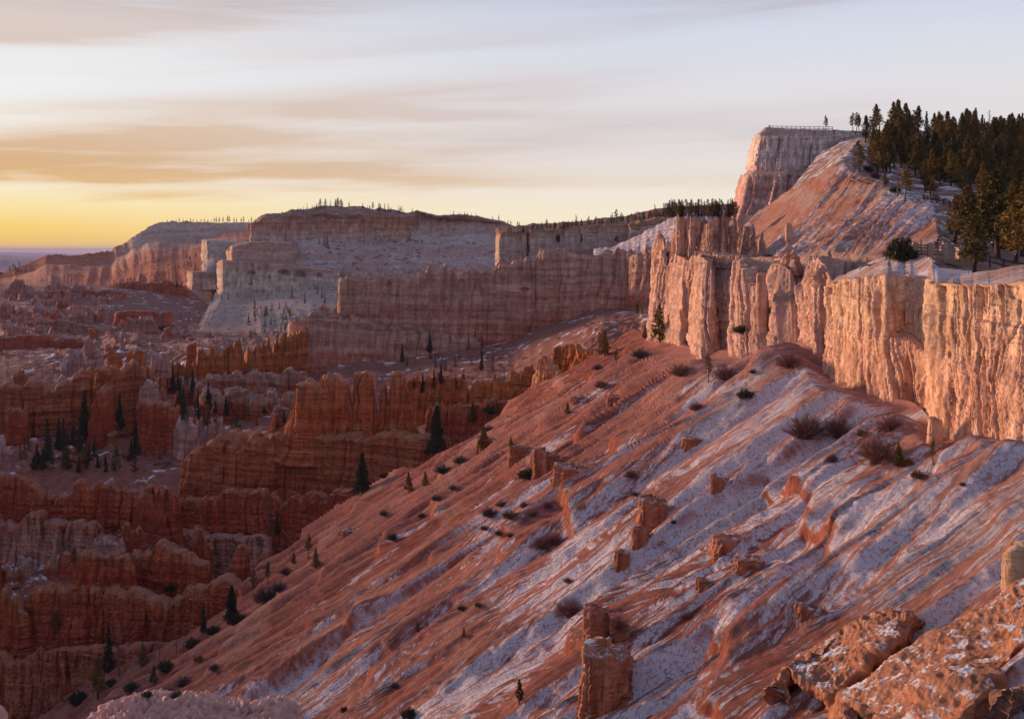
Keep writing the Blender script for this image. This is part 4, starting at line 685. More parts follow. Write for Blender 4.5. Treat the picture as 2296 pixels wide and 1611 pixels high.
NOS = rock('hoodoo nose rock', [(0.0, (0.56, 0.36, 0.28)), (0.5, (0.60, 0.37, 0.28)), (1.0, (0.62, 0.39, 0.29))], sat=1.0, snow=0.05, soil=(0.47, 0.31, 0.25), fs=0.5, band=0.35, streak=0.5, bump=0.7)
# columns: px at top / mid / base, py base, depth base, setback at top
nc = [(1500, 1490, 1480, 745, 262, 6, 600), (1474, 1460, 1446, 748, 236, 8, 566), (1488, 1472, 1462, 758, 222, 10, 560), (1500, 1494, 1488, 770, 212, 9, 640), (1508, 1502, 1497, 775, 202, 13, 572), (1532, 1528, 1526, 786, 186, 14, 579), (1546, 1546, 1542, 790, 188, 9, 590), (1556, 1551, 1548, 808, 194, 6, 655), (1561, 1558, 1558, 796, 167, 15, 574), (1578, 1576, 1580, 800, 158, 17, 579), (1594, 1594, 1596, 804, 157, 14, 600), (1602, 1604, 1606, 808, 163, 9, 655), (1626, 1624, 1626, 808, 160, 9, 640), (1640, 1638, 1634, 808, 158, 10, 625), (1646, 1643, 1640, 800, 147, 17, 592),
      (1666, 1662, 1662, 803, 141, 18, 584), (1680, 1680, 1680, 800, 139, 14, 610), (1694, 1694, 1694, 798, 138, 10, 648), (1726, 1726, 1722, 795, 134, 10, 645), (1742, 1740, 1738, 790, 130, 15, 590), (1772, 1774, 1772, 788, 129, 12, 610), (1784, 1786, 1786, 782, 129, 9, 650), (1808, 1808, 1808, 785, 124, 8, 640), (1822, 1818, 1816, 796, 117, 15, 596), (1834, 1832, 1834, 806, 112, 15, 582), (1852, 1850, 1848, 822, 110, 12, 600), (1866, 1864, 1864, 840, 107, 8, 640), (1890, 1890, 1890, 860, 104, 8, 640)]
nr = []
for f, ky in ((-0.3, 0), (-0.1, 0), (0.0, 0), (0.5, 0), (1.0, 0), (1.18, 0)):
    row = []
    for (pt, pm, pb, yb, d, sb, yt) in nc:
        px_ = np.interp(f, (0, 0.5, 1), (pt, pm, pb)); dd = d + sb * (1 - min(max(f, 0), 1)) ** 1.2 - (3 if f > 1 else 0); y_ = yt + (yb - yt) * f
        if f < 0: y_ = (577 if f < -0.2 else 0.75 * yt + 0.25 * 577); dd += (19 if f < -0.2 else 2.5 if yt < 605 else 6)
        row.append((px_ + (6 if f < -0.2 else 0), y_, dd))
    nr.append(row)
sheet('hoodoo_cliff', nr, NOS, lam=3.2, A=1.0, B=0.4, bed=0.75, bs=0.7, seed=73.2, step=1.0, soft=1, big=0.7)
ap = [(1690, 690), (1760, 650), (1790, 640), (1815, 634)]
fin('hoodoo_row', [(1466, 248, 600, 740), (1471, 243, 540, 740), (1477, 240, 527, 740), (1488, 236, 520, 735), (1500, 233, 522, 720), (1506, 232, 512, 715), (1514, 230, 516, 710), (1520, 228, 530, 700)], NOS, th=(1.0, 5.0), lam=1.5, A=0.6, J=3.0, bed=0.7, bs=0.6, seed=74.2, step=0.9)
fin('hoodoo_row', [(1510, 218, 560, 640), (1517, 215, 515, 640), (1522, 214, 492, 640), (1534, 212, 496, 640), (1545, 210, 500, 640), (1556, 208, 492, 640), (1572, 206, 486, 640), (1586, 204, 488, 635), (1592, 203, 505, 630)], NOS, th=(1.5, 3.6), lam=1.4, A=0.6, J=2.6, bed=0.7, bs=0.6, seed=75.2, step=0.9, p=0.8)
fin('hoodoo_row', [(1576, 192, 560, 610), (1582, 190, 510, 610), (1592, 188, 494, 610), (1604, 187, 482, 610), (1618, 186, 476, 605), (1632, 186, 478, 600), (1640, 186, 486, 600), (1648, 187, 525, 600)], NOS, th=(1.4, 3.2), lam=1.4, A=0.6, J=2.6, bed=0.7, bs=0.6, seed=76.2, step=0.9, p=0.8)
fin('hoodoo_row', [(1638, 201, 520, 590), (1644, 200, 492, 590), (1656, 198, 487, 590), (1668, 197, 494, 590), (1680, 196, 492, 590), (1688, 197, 530, 590), (1694, 198, 570, 590)], NOS, th=(1.3, 2.6), lam=1.3, A=0.55, J=2.2, bed=0.6, bs=0.6, seed=77.2, step=0.9, p=0.8)
fin('hoodoo_row', [(1600, 235, 500, 540), (1612, 233, 470, 540), (1622, 232, 466, 540), (1630, 232, 468, 540), (1636, 233, 500, 540)], NOS, th=(1, 2.0), lam=1.6, A=0.5, J=2.5, seed=78.2, step=0.9)
fin('hoodoo_row', [(1552, 192, 585, 600), (1558, 190, 566, 600), (1580, 187, 564, 600), (1620, 182, 566, 598), (1660, 176, 570, 598), (1690, 172, 574, 598), (1700, 172, 584, 598)], NOS, th=(1.4, 2.2), lam=2.0, A=0.6, J=0.5, bed=0.9, bs=0.5, seed=79.2, step=0.9)
# single pinnacles
HL = 'pale orange rock pinnacle'
G = 'pinnacles of the hoodoo nose'
pillar('hoodoo', 1525, 210, 477, [(477, 3), (484, 7.5), (500, 9), (516, 8), (522, 10), (560, 11), (600, 13), (640, 15)], NOS, 1.1, label='tallest blunt pinnacle at the left of the crowded hoodoo crest', kind=None, group=G)
pillar('hoodoo', 1552, 206, 484, [(484, 2.5), (490, 6), (506, 7), (513, 4.5), (518, 7), (560, 8), (610, 10)], NOS, 2.2, label='pinnacle with a rounded head just beside the tallest blunt pinnacle', group=G)
pillar('hoodoo', 1563, 208, 468, [(468, 1.5), (474, 3), (484, 4), (492, 6), (530, 7), (600, 9)], NOS, 3.3, label='thin needle with a nipple tip rising above the hoodoo crest', group=G)
pillar('hoodoo', 1645, 204, 479, [(479, 1), (486, 3), (496, 4.5), (508, 4), (530, 5), (580, 6)], NOS, 4.4, label='small leaf-shaped pinnacle standing before the dark far forest', group=G)
pillar('hoodoo', 1768, 158, 500, [(500, 4), (505, 8), (514, 9), (524, 8), (532, 9), (538, 9), (541, 5.5), (547, 4.5), (550, 6), (556, 12), (562, 17), (575, 19), (600, 20), (640, 22)], NOS, 5.5, A=0.10, label='lone balanced hoodoo with a bulbous head on a thin neck', group=None)
pillar('hoodoo', 1707, 178, 519, [(519, 1.5), (526, 4), (536, 4), (540, 7), (552, 9), (570, 11)], NOS, 6.6, label='stubby grey hoodoo standing against the dusty rim hillside', group=None)
pillar('hoodoo', 1722, 420, 468, [(452, 1), (460, 3), (470, 4), (484, 5)], NOS, 7.1, label='tiny pinnacle at the foot of the big lookout cliff')
pillar('hoodoo', 1859, 205, 470, [(470, 2), (478, 5), (490, 6), (505, 7)], NOS, 7.9, label='weathered rock knob halfway up the dusty rim hillside')
fin('hoodoo_row', [(1736, 150, 640, 720), (1744, 147, 590, 720), (1752, 145, 562, 720), (1762, 144, 553, 715), (1775, 143, 556, 710), (1784, 143, 572, 705), (1790, 144, 640, 700)], NOS, th=(1.1, 3.4), lam=2.2, A=0.7, J=0.8, seed=80.2, step=0.9)
pillar('hoodoo', 1706, 139, 609, [(609, 5), (614, 10), (640, 12), (680, 15), (730, 18), (800, 24)], NOS, 8.8, A=0.14, label='stout square-topped buttress pillar in the middle of the lit cliff', squash=1.0)
fin('hoodoo_row', [(1818, 130, 640, 810), (1824, 126, 588, 810), (1834, 123, 579, 812), (1848, 121, 580, 815), (1858, 121, 640, 815)], NOS, th=(1.2, 3.6), lam=2.2, A=0.7, J=0.6, seed=81.2, step=0.9)
# band cliff and dusty shelf under the hillside
sheet('hoodoo_cliff', [[(1690, 576, 200), (1780, 576, 185), (1845, 577, 168), (1900, 577, 152), (1950, 577, 141), (2000, 580, 131)], [(1690, 579, 190), (1780, 580, 174), (1845, 580, 158), (1900, 580, 146), (1950, 580, 136), (2000, 583, 126)], [(1690, 615, 187), (1780, 622, 171), (1845, 628, 155), (1900, 628, 143), (1950, 625, 133), (2000, 620, 124)],
                       [(1680, 660, 152), (1770, 665, 138), (1840, 665, 126), (1900, 660, 115), (1950, 660, 108), (2000, 660, 100)]], NOS, lam=2.6, A=0.5, B=0.3, bed=0.4, bs=0.5, seed=82.4, step=1.1, soft=2)

NEA = rock('near cliff rock', [(0.0, (0.64, 0.42, 0.30)), (0.35, (0.63, 0.375, 0.26)), (0.7, (0.66, 0.45, 0.30)), (1.0, (0.60, 0.42, 0.29))], sat=1.05, snow=0.2, soil=(0.48, 0.31, 0.25), fs=0.36, band=0.3, streak=0.6, bump=0.55)
# (px, py top, py base, depth base)
wc = [(1846, 646, 845, 104), (1858, 640, 850, 101.5), (1880, 634, 872, 97), (1905, 628, 888, 93), (1925, 624, 892, 91), (1960, 622, 898, 87), (1990, 621, 912, 84), (2020, 621, 922, 83), (2050, 622, 932, 82), (2072, 626, 958, 81), (2086, 628, 975, 79), (2092, 640, 985, 70.5), (2100, 638, 992, 69), (2128, 637, 995, 67), (2165, 640, 996, 65.3), (2210, 640, 992, 63), (2255, 637, 995, 61.5), (2300, 632, 1006, 60), (2360, 628, 1020, 57.5), (2440, 620, 1040, 54.5)]
def wrow(f, back=0.0, sb=2.0):
    out = []
    for (p_, yt, yb, d) in wc:
        m_ = (p_ - CX) / F; dd = d + sb * (1 - f) ** 1.3 / m_ + back
        lg = 0.0
        if 1990 < p_ < 2088: lg = {0.42: 2.6, 0.48: 0.2}.get(f, 0.0) if f in (0.42, 0.48) else (2.6 if f < 0.42 else 0.0)
        out.append((p_, yt + (yb - yt) * f, dd + lg))
    return out
wr = [[(a, b - 1.5, c + 3) for a, b, c in wrow(0.0)]] + [wrow(f) for f in (0.0, 0.2, 0.42, 0.48, 0.75, 1.0)] + [[(a, b + 40, c - 1.2) for a, b, c in wrow(1.0)]]
sheet('near_cliff', wr, NEA, lam=2.1, A=0.8, B=0.2, bed=0.3, bs=0.4, seed=83.6, step=0.9, soft=1, big=0.6)
MOU = earth('snow-dusted mound earth', 0.35, 0.94, 0.8, 0.21, False, None, [(0.3, (0.46, 0.31, 0.25)), (0.7, (0.44, 0.27, 0.21))], drift=False)
top_ = wrow(0.0)
t0 = [(a, b + 2, c + 0.8) for a, b, c in top_]
t1y = (644, 634, 618, 608, 598, 583, 572, 569, 569, 572, 576, 588, 596, 612, 612, 606, 599, 591, 585, 575)
t1d = (112, 111, 109.5, 108, 107, 104.5, 102, 100, 98, 96, 94, 90, 88, 86, 83, 80, 78, 76, 73, 70)
t2y = (652, 640, 626, 616, 606, 592, 581, 576, 574, 577, 582, 596, 606, 620, 616, 614, 608, 602, 596, 588)
sheet('rim_mound', [[(a[0], 640 if i < 11 else 625, 112 if i < 11 else 96) for i, a in enumerate(top_)], [(a[0], y, d + 4) for a, y, d in zip(top_, t2y, t1d)], [(a[0], y, d) for a, y, d in zip(top_, t1y, t1d)], t0], MOU, lam=2, A=0.2, B=0.14, bed=0.05, seed=84.7, step=1.2, soft=5, talus_l=2.6)
sheet('terrace', [[(a, b, c) for a, b, c in ((1985, 566, 120), (2050, 556, 126), (2100, 546, 133), (2160, 540, 140), (2230, 545, 146), (2320, 560, 146), (2420, 570, 142))], [(1985, 574, 103), (2050, 572.5, 101), (2100, 574, 100), (2160, 584, 101), (2230, 596, 100), (2320, 604, 98), (2420, 610, 96)],
                  [(1985, 600, 99), (2050, 600, 97), (2100, 600, 95), (2160, 606, 92), (2230, 612, 88), (2320, 622, 84), (2420, 630, 80)]], rock('terrace earth', stops((0.25, 0.17, 0.14), (0.27, 0.18, 0.15)), snow=0.25, soil=(0.25, 0.165, 0.135), fs=0.4, band=0.1), lam=3, A=0.05, B=0.06, bed=0.0, seed=85.1, step=2.0, soft=4)

hill = build_slope(earth('slope earth', pale=(-24.0, -9.0)))

# --- rock stubs and ledges standing out of the slope
STB = rock('slope stub rock', stops((0.36, 0.13, 0.075), (0.43, 0.18, 0.105), (0.42, 0.20, 0.13)), sat=1.08, snow=0.5, soil=(0.42, 0.24, 0.175), fs=0.32, band=0.15, streak=0.7, bump=0.8)
GS = 'rock stubs on the slope'
LEDGE = (91, 98, 102, 99, 100, 101, 104, 105, 108, 109, 110, 97)
def stub(x0, x1, yt, yb, lab, seed, mat=STB, dz=None, tilt=0.0, th=None, lam=None):
    xm = 0.5 * (x0 + x1); d = dz or slope_hit(xm, yb - 0.25 * (yb - yt)) + 0.1; w = (x1 - x0) / F * d
    if int(seed) in LEDGE: d += 0.20 * w; yt += 0.25 * (yb - yt); yb += 0.1 * (yb - yt)
    zt, zb = (HY - yt) / F * d, (HY - yb) / F * d; xc = (xm - CX) / F * d; hh = zt - zb; zb -= 0.25 * hh + 0.4
    n = 150; a = np.linspace(0, 2 * np.pi, n, endpoint=False)[None]; ca, sa = np.cos(a), np.sin(a)
    se = (np.abs(ca) ** 3.2 + np.abs(sa) ** 3.2) ** (-1 / 3.2)
    ns_ = int(max(40, (yb - yt) / 0.9)); tz = np.concatenate([np.linspace(0, 1, ns_), np.ones(16)])[:, None]; cf = np.concatenate([np.ones(ns_), np.linspace(0.96, 0.02, 16)])[:, None]
    hx, hy = w / 2, w * (0.42 if w < 3 else 0.30); k = 2.2 / w * min(w, 3.0)
    px_, py_ = ca * se * hx, sa * se * hy
    edge = 0.10 * hh * (pn(ca * 2.1 + seed, sa * 2.1, 0.5) + 0.6 * pn(ca * 5 + seed, sa * 5, 1.5)) - 0.07 * hh * ca
    z = zb + (zt - zb + edge) * tz + (1 - cf) * 0.05 * hh * (1 + fbm(px_ * cf * 2.2 / w * 2, py_ * cf * 2.2 / w * 2, seed, 3)) + tilt * 0
    fl_ = np.abs(pn(ca * 2.6 + seed, sa * 2.6, z / w * 0.35)); f2 = np.abs(pn(ca * 6.5 + seed, sa * 6.5, z / w * 0.8))
    q = 1 + 0.20 * (1 - tz) ** 2 - 0.06 * tz + 0.24 * fl_ ** 0.7 + 0.10 * f2 - 0.14 + 0.10 * fbm(px_ / w * 5 + seed, py_ / w * 5, z / w * 5, 5, 0.62) + 0.05 * ledge(z, seed, 0.09 * w)
    q = q * cf
    V = np.stack([xc + px_ * q, d + hy * 0.3 + py_ * q, z], -1)
    o = mesh_from('rock_stub', V.reshape(-1, 3), grid_polys(len(tz), n, True), mat, attr=np.repeat(tz, n, 1))
    return tag(o, lab, 'rock stub', GS)
stub(1195, 1252, 1013, 1082, 'upright red-brown rock stub with a flat dark top, highest large stub on the slope', 90.1)
stub(1240, 1342, 1030, 1100, 'broad rounded tan rock face just right of the upright flat-topped stub', 91.1, th=(2.0, 3.6), tilt=6)
stub(1432, 1496, 1120, 1196, 'jagged orange rock stub in the middle of the snowy slope', 92.1)
stub(1416, 1453, 1184, 1226, 'small orange rock stub directly below the jagged orange one', 93.1)
stub(1378, 1412, 1236, 1276, 'low orange stub downhill of the two jagged orange ones', 94.1)
stub(1308, 1368, 1368, 1470, 'leaning orange rock fin beside a purple bare bush', 95.1)
stub(1303, 1416, 1458, 1602, 'largest orange rock stub, square-topped, near the bottom edge of the slope', 96.1, th=(1.6, 2.6))
stub(1380, 1412, 1395, 1440, 'low orange fin between the bare bush and the square-topped stub', 97.1)
stub(1592, 1624, 1056, 1116, 'crumbling red stub between snowy gullies right of centre', 98.1)
stub(1596, 1684, 1192, 1240, 'wide low tan ledge block with a dark shadowed foot', 99.1)
stub(1648, 1722, 1240, 1286, 'wide low red ledge block just below the tan ledge block', 100.1)
stub(1526, 1604, 972, 1014, 'long low tan ledge across the upper slope', 101.1)
stub(1785, 1835, 1345, 1400, 'rough brown stub above the near boulder ridge', 102.1)
stub(1068, 1112, 862 + 120, 1015 + 12, 'small tan stub on the skyline ridge beside a young pine', 103.1)
stub(985 + 205, 1226, 1012, 1040, 'tiny red knob on the upper ridge left of the flat-topped stub', 103.9)
stub(1360, 1412, 820 + 60, 915, 'thin tan ledge just under the big pine on the ridge', 104.1)
stub(1280, 1330, 880, 915, 'pale broken ledge near the top of the ridge', 105.1)
stub(2082, 2112, 940, 996, 'narrow split rock pillar leaning at the foot of the near cliff', 106.1, mat=NEA)
stub(1140, 1180, 1000, 1040, 'small orange knob below the ridge line', 107.1)
stub(760, 812, 1180, 1212, 'dark red ledge low on the ridge to the left', 108.1)
stub(870, 930, 1290, 1326, 'dark red ledge block in the shaded lower slope', 109.1)
stub(1560, 1600, 1290, 1325, 'small brown ledge in a snowy gully right of centre', 110.1)

# --- boulder ridges at the lower right and the rock at the viewer's feet
RID = rock('near ridge rock', stops((0.44, 0.20, 0.12), (0.44, 0.22, 0.14), (0.42, 0.23, 0.16)), snow=0.5, sfs=0.42, soil=(0.36, 0.19, 0.13), fs=0.2, band=0.2, streak=0.3, bump=1.0)
def ridge(name, sec, mat, seed, lab, amp=0.35, off=(-4.0, 1.3, 2.5, 1.3, -4.0), fs=1.0, cat='rock ridge'):
    """ridge as cross sections along its crest: each (crest px, py, d), left foot, right foot"""
    rows = [[P(q[0], q[1], slope_hit(q[0], q[1]) - o) for q, o in zip(s, off)] for s in sec]
    low = lambda s, k: [P(q[0], q[1], float(slope_d(q[0], q[1])) + 3) + np.array((k, 0, -1.5)) for q in s]
    rows = [low(sec[0], -0.6)] + rows + [low(sec[-1], 0.5)]
    A_ = np.array(rows); n0 = A_.shape[0]; nu = 330; nv = 330
    fu = np.linspace(0, n0 - 1, nu); iu = np.minimum(fu.astype(int), n0 - 2); tu = (fu - iu)[:, None, None]
    B_ = A_[iu] * (1 - tu) + A_[iu + 1] * tu
    fv = np.linspace(0, 4, nv); iv = np.minimum(fv.astype(int), 3); tv = (fv - iv)[None, :, None]
    Gd = B_[:, iv] * (1 - tv) + B_[:, iv + 1] * tv
    for _ in range(10): Gd = blur_cols(Gd, 1); Gd = np.swapaxes(blur_cols(np.swapaxes(Gd, 0, 1), 1), 0, 1)
    N = normals(Gd); 
    if np.median(N[..., 2]) < 0: N = -N
    x, y, z = Gd[..., 0] / fs, Gd[..., 1] / fs, Gd[..., 2] / fs
    steep = sst(0.75, 0.4, N[..., 2])
    D = amp * (1.5 * fbm(x / 3.6, y / 3.6, z / 3.6 + seed, 2) + 0.6 * fbm(x / 2.4, y / 2.4, z / 2.4, 4, 0.5) + steep * (0.8 - 1.6 * np.abs(pn((x + y) / 0.9, z / 4, seed))) + 0.25 * (1 - 2 * np.abs(pn(x / 0.45, y / 0.45, z / 0.45))) + 0.12 * fbm(x / 0.15, y / 0.15, z / 0.15, 2))
    Gd = Gd + N * D[..., None]
    pol = grid_polys(nu, nv)
    if np.median(normals(Gd)[..., 2]) < 0: pol = pol[:, ::-1]
    tt = np.repeat(np.linspace(0, 1, nv)[None], nu, 0)
    o = mesh_from(name, Gd.reshape(-1, 3), pol, mat, attr=1 - np.abs(tt - 0.5) * 1.6)
    return tag(o, lab, cat)
# each section: left/lower foot, left shoulder, crest, right shoulder, right foot
ridge('boulder_ridge', [((1725, 1660, 33.5), (1738, 1560, 35.0), (1762, 1492, 36.0), (1860, 1560, 33.0), (1880, 1680, 31.0)), ((1735, 1640, 34.5), (1770, 1520, 36.2), (1800, 1464, 37.0), (1890, 1530, 34.5), (1905, 1640, 32)), ((1790, 1500, 38.0), (1830, 1450, 38.5), (1880, 1412, 39.5), (1960, 1465, 37), (1970, 1560, 34)), ((1880, 1430, 41), (1930, 1400, 41.5), (1985, 1372, 42.5), (2030, 1412, 40.5), (2030, 1500, 37)), ((1960, 1400, 44), (2000, 1380, 44.5), (2040, 1366, 45), (2060, 1385, 44), (2060, 1430, 41))], RID, 3.1, 'snow-topped boulder ridge with a rough orange flank, left of the two near ridges')
ridge('boulder_ridge', [((1860, 1720, 26.5), (1880, 1650, 27.5), (1920, 1575, 28.5), (2080, 1680, 25.5), (2200, 1800, 22)), ((1880, 1640, 29), (1915, 1560, 30), (1985, 1505, 31), (2150, 1600, 27.5), (2260, 1720, 23.5)), ((1960, 1545, 32), (2010, 1490, 33), (2080, 1440, 34), (2220, 1520, 30), (2330, 1640, 25.5)), ((2060, 1450, 36), (2110, 1410, 37), (2170, 1372, 37.5), (2290, 1430, 33), (2400, 1540, 28)), ((2170, 1375, 40), (2220, 1345, 40.5), (2270, 1322, 41), (2360, 1370, 36), (2450, 1450, 31)), ((2260, 1330, 43), (2310, 1312, 43.5), (2360, 1300, 44), (2430, 1340, 39), (2500, 1400, 34))], RID, 7.3, 'broad gravelly boulder ridge streaked with snow in the lower right corner')
NEARB = rock('cream boulder rock', stops((0.52, 0.36, 0.25), (0.56, 0.40, 0.29)), snow=0.0, soil=None, fs=0.2, band=0.4, bump=0.9)
fin('boulder', [(2256, 45.2, 1262, 1335), (2262, 45.0, 1228, 1338), (2274, 44.8, 1214, 1340), (2300, 44.8, 1210, 1345), (2335, 45.2, 1222, 1345), (2350, 45.5, 1260, 1340)], NEARB, th=(0.42, 0.62), lam=0.7, A=0.16, J=0.12, bed=0.2, bs=0.14, seed=120.3, step=0.8, p=0.8, label='upright cream-coloured boulder cut by the right edge above the gravelly ridge', cat='boulder', kind=None)
ridge('boulder', [((2225, 1690, 19.5), (2238, 1600, 20), (2262, 1548, 20.4), (2300, 1560, 20), (2330, 1680, 19)), ((2240, 1640, 20.6), (2258, 1570, 21), (2290, 1538, 21.3), (2330, 1555, 21), (2370, 1660, 20)), ((2270, 1590, 22), (2300, 1550, 22.2), (2340, 1530, 22.4), (2380, 1550, 22), (2420, 1640, 21))], rock('dark corner rock', stops((0.22, 0.13, 0.10), (0.27, 0.17, 0.14)), snow=0.3, soil=None, fs=0.12, bump=1.0), 9.9, 'dark angular boulder in the bottom right corner', amp=0.3, off=(-2, 1.0, 1.8, 1.2, -2), fs=0.6, cat='boulder')
FOOT = rock('granular pink rock', stops((0.56, 0.36, 0.31), (0.64, 0.44, 0.39)), snow=0.0, soil=None, fs=0.035, band=0.15, streak=0.1, bump=1.0)
def foot_rock():
    cx = np.array((180, 205, 225, 262, 300, 340, 365, 400, 450, 500, 530, 560, 575, 600, 622, 636, 660), float); cy = np.array((1660, 1622, 1600, 1590, 1582, 1578, 1567, 1576, 1583, 1590, 1597, 1602, 1588, 1583, 1590, 1606, 1650), float)
    n = 420; px = np.linspace(180, 660, n); yt = np.interp(px, cx, cy); d0 = 9.0
    prof = np.linspace(0, 1, 200)[:, None]; k = np.array([0.6, 0.3, 0.0, -0.35, -0.8, -1.4]); kz = np.array([-0.35, -0.08, 0, -0.05, -0.3, -1.0])
    dy = np.interp(prof[:, 0], np.linspace(0, 1, 6), k)[:, None]; dz = np.interp(prof[:, 0], np.linspace(0, 1, 6), kz)[:, None]
    x = ((px - CX) / F * d0)[None] + 0 * dy; y = d0 + dy + 0 * x; z = ((HY - yt) / F * d0)[None] + dz
    G_ = np.stack([x, y, z], -1); N = normals(G_); N = N * np.sign(N[..., 2:3] + 1e-6)
    c = 0.045 * (1 - 2 * np.abs(pn(x / 0.085, y / 0.085, z / 0.085))) + 0.03 * (1 - 2 * np.abs(pn(x / 0.04, y / 0.04, z / 0.04 + 3))) + 0.05 * fbm(x / 0.3, y / 0.3, z / 0.3, 3)
    G_ = G_ + N * c[..., None]; pol = grid_polys(200, n)
    if np.median(normals(G_)[..., 2]) < 0: pol = pol[:, ::-1]
    tag(mesh_from('boulder', G_.reshape(-1, 3), pol, FOOT, attr=np.repeat(1 - prof, n, 1)), 'pink granular rock crest cut by the bottom edge, lower left', 'boulder')
    pillar('boulder', -4, 9.4, 1578, [(1578, 3), (1586, 9), (1600, 14), (1640, 22)], FOOT, 3.3, A=0.2, bs=0.03, label='small pink granular rock tip cut by the bottom left corner', cat='boulder')
foot_rock()
# ================================================================ trees, shrubs, fences, people
bpy.context.view_layer.update()
DG = bpy.context.evaluated_depsgraph_get()
def hit(px, py, tries=14, inc=1.5):
    """where the line of sight meets the ground"""
    for i in range(tries):
        v = Vector(((px - CX) / F, 1.0, (HY - (py + i * inc)) / F))
        ok, loc, nrm, idx, ob, mtx = scene.ray_cast(DG, v * 2.0, v.normalized())
        if ok and loc.y < 12000: return loc
    return None
def leafmat(name, c1, c2, sub_=0.0):
    m, t, b = principled(name, 0.75, 0.2)
    oi = t.new('ShaderNodeObjectInfo').outputs['Random']
    pos = t.new('ShaderNodeTexCoord').outputs['Object']
    n = t.noise(pos, 9.0, 3.0)
    col = t.mix(t.mapr(t.add(t.mul(oi, 0.6), t.mul(n, 0.6)), 0.2, 0.9), c1, c2)
    t.put(b.inputs['Base Color'], col); return m
NEEDLE = leafmat('pine needles', (0.065, 0.065, 0.022), (0.23, 0.145, 0.038))
DARKN = leafmat('fir needles', (0.026, 0.040, 0.028), (0.062, 0.075, 0.042))
YELL = leafmat('yellowish needles', (0.10, 0.085, 0.022), (0.20, 0.13, 0.035))
TWIG = leafmat('bare twigs', (0.11, 0.065, 0.07), (0.24, 0.13, 0.12))
GREYT = leafmat('grey twigs', (0.06, 0.06, 0.07), (0.12, 0.11, 0.12))
DEADW = leafmat('dead wood', (0.12, 0.085, 0.07), (0.20, 0.14, 0.11))
BARK = leafmat('bark', (0.055, 0.035, 0.028), (0.10, 0.06, 0.045))

class Tri:
    def __init__(s): s.v = []; s.n = 0; s.f = []; s.m = []
    def blades(s, c, d, ln, wd, mi=0):
        """one thin triangle per row: base centre c, direction d, length ln, width wd"""
        c = np.atleast_2d(c); d = np.atleast_2d(d); k = len(c)
        r = RNG.normal(size=(k, 3)); sd = np.cross(d, r); sd /= np.maximum(np.linalg.norm(sd, axis=1)[:, None], 1e-6)
        ln = np.broadcast_to(np.asarray(ln, float), (k,))[:, None]; wd = np.broadcast_to(np.asarray(wd, float), (k,))[:, None]
        V = np.stack([c - sd * wd, c + sd * wd, c + d * ln], 1).reshape(-1, 3)
        s.v.append(V); s.f.append(np.arange(3 * k).reshape(-1, 3) + s.n); s.m.append(np.full(k, mi)); s.n += 3 * k
    def tube(s, pts, rad, mi=0, seg=6):
        pts = np.array(pts, float); a = np.linspace(0, 2 * np.pi, seg, endpoint=False); rings = []
        for i, p in enumerate(pts):
            t = pts[min(i + 1, len(pts) - 1)] - pts[max(i - 1, 0)]; t /= max(np.linalg.norm(t), 1e-9)
            u = np.cross(t, (0.3, 0.9, 0.2)); u /= np.linalg.norm(u); w = np.cross(t, u)
            rings.append(p + rad[i] * (np.cos(a)[:, None] * u + np.sin(a)[:, None] * w))
        V = np.concatenate(rings); q = grid_polys(len(pts), seg, True); T = np.concatenate([q[:, [0, 1, 2]], q[:, [0, 2, 3]]]) + s.n
        s.v.append(V); s.f.append(T); s.m.append(np.full(len(T), mi)); s.n += len(V)
    def build(s, name, mats, parent=None, smooth=False):
        return mesh_from(name, np.concatenate(s.v), np.concatenate(s.f), mats, parent, smooth, np.concatenate(s.m))
def unit(n): v = RNG.normal(size=(n, 3)); return v / np.linalg.norm(v, axis=1)[:, None]
def tufts(T, cen, size, n, up=0.3, mi=0, wid=0.22):
    for c in cen:
        d = unit(n); d[:, 2] += up; d /= np.linalg.norm(d, axis=1)[:, None]
        T.blades(c + d * size * RNG.uniform(0, 0.5, (n, 1)), d, size * RNG.uniform(0.6, 1.1, n), size * wid * RNG.uniform(0.6, 1.2, n), mi)
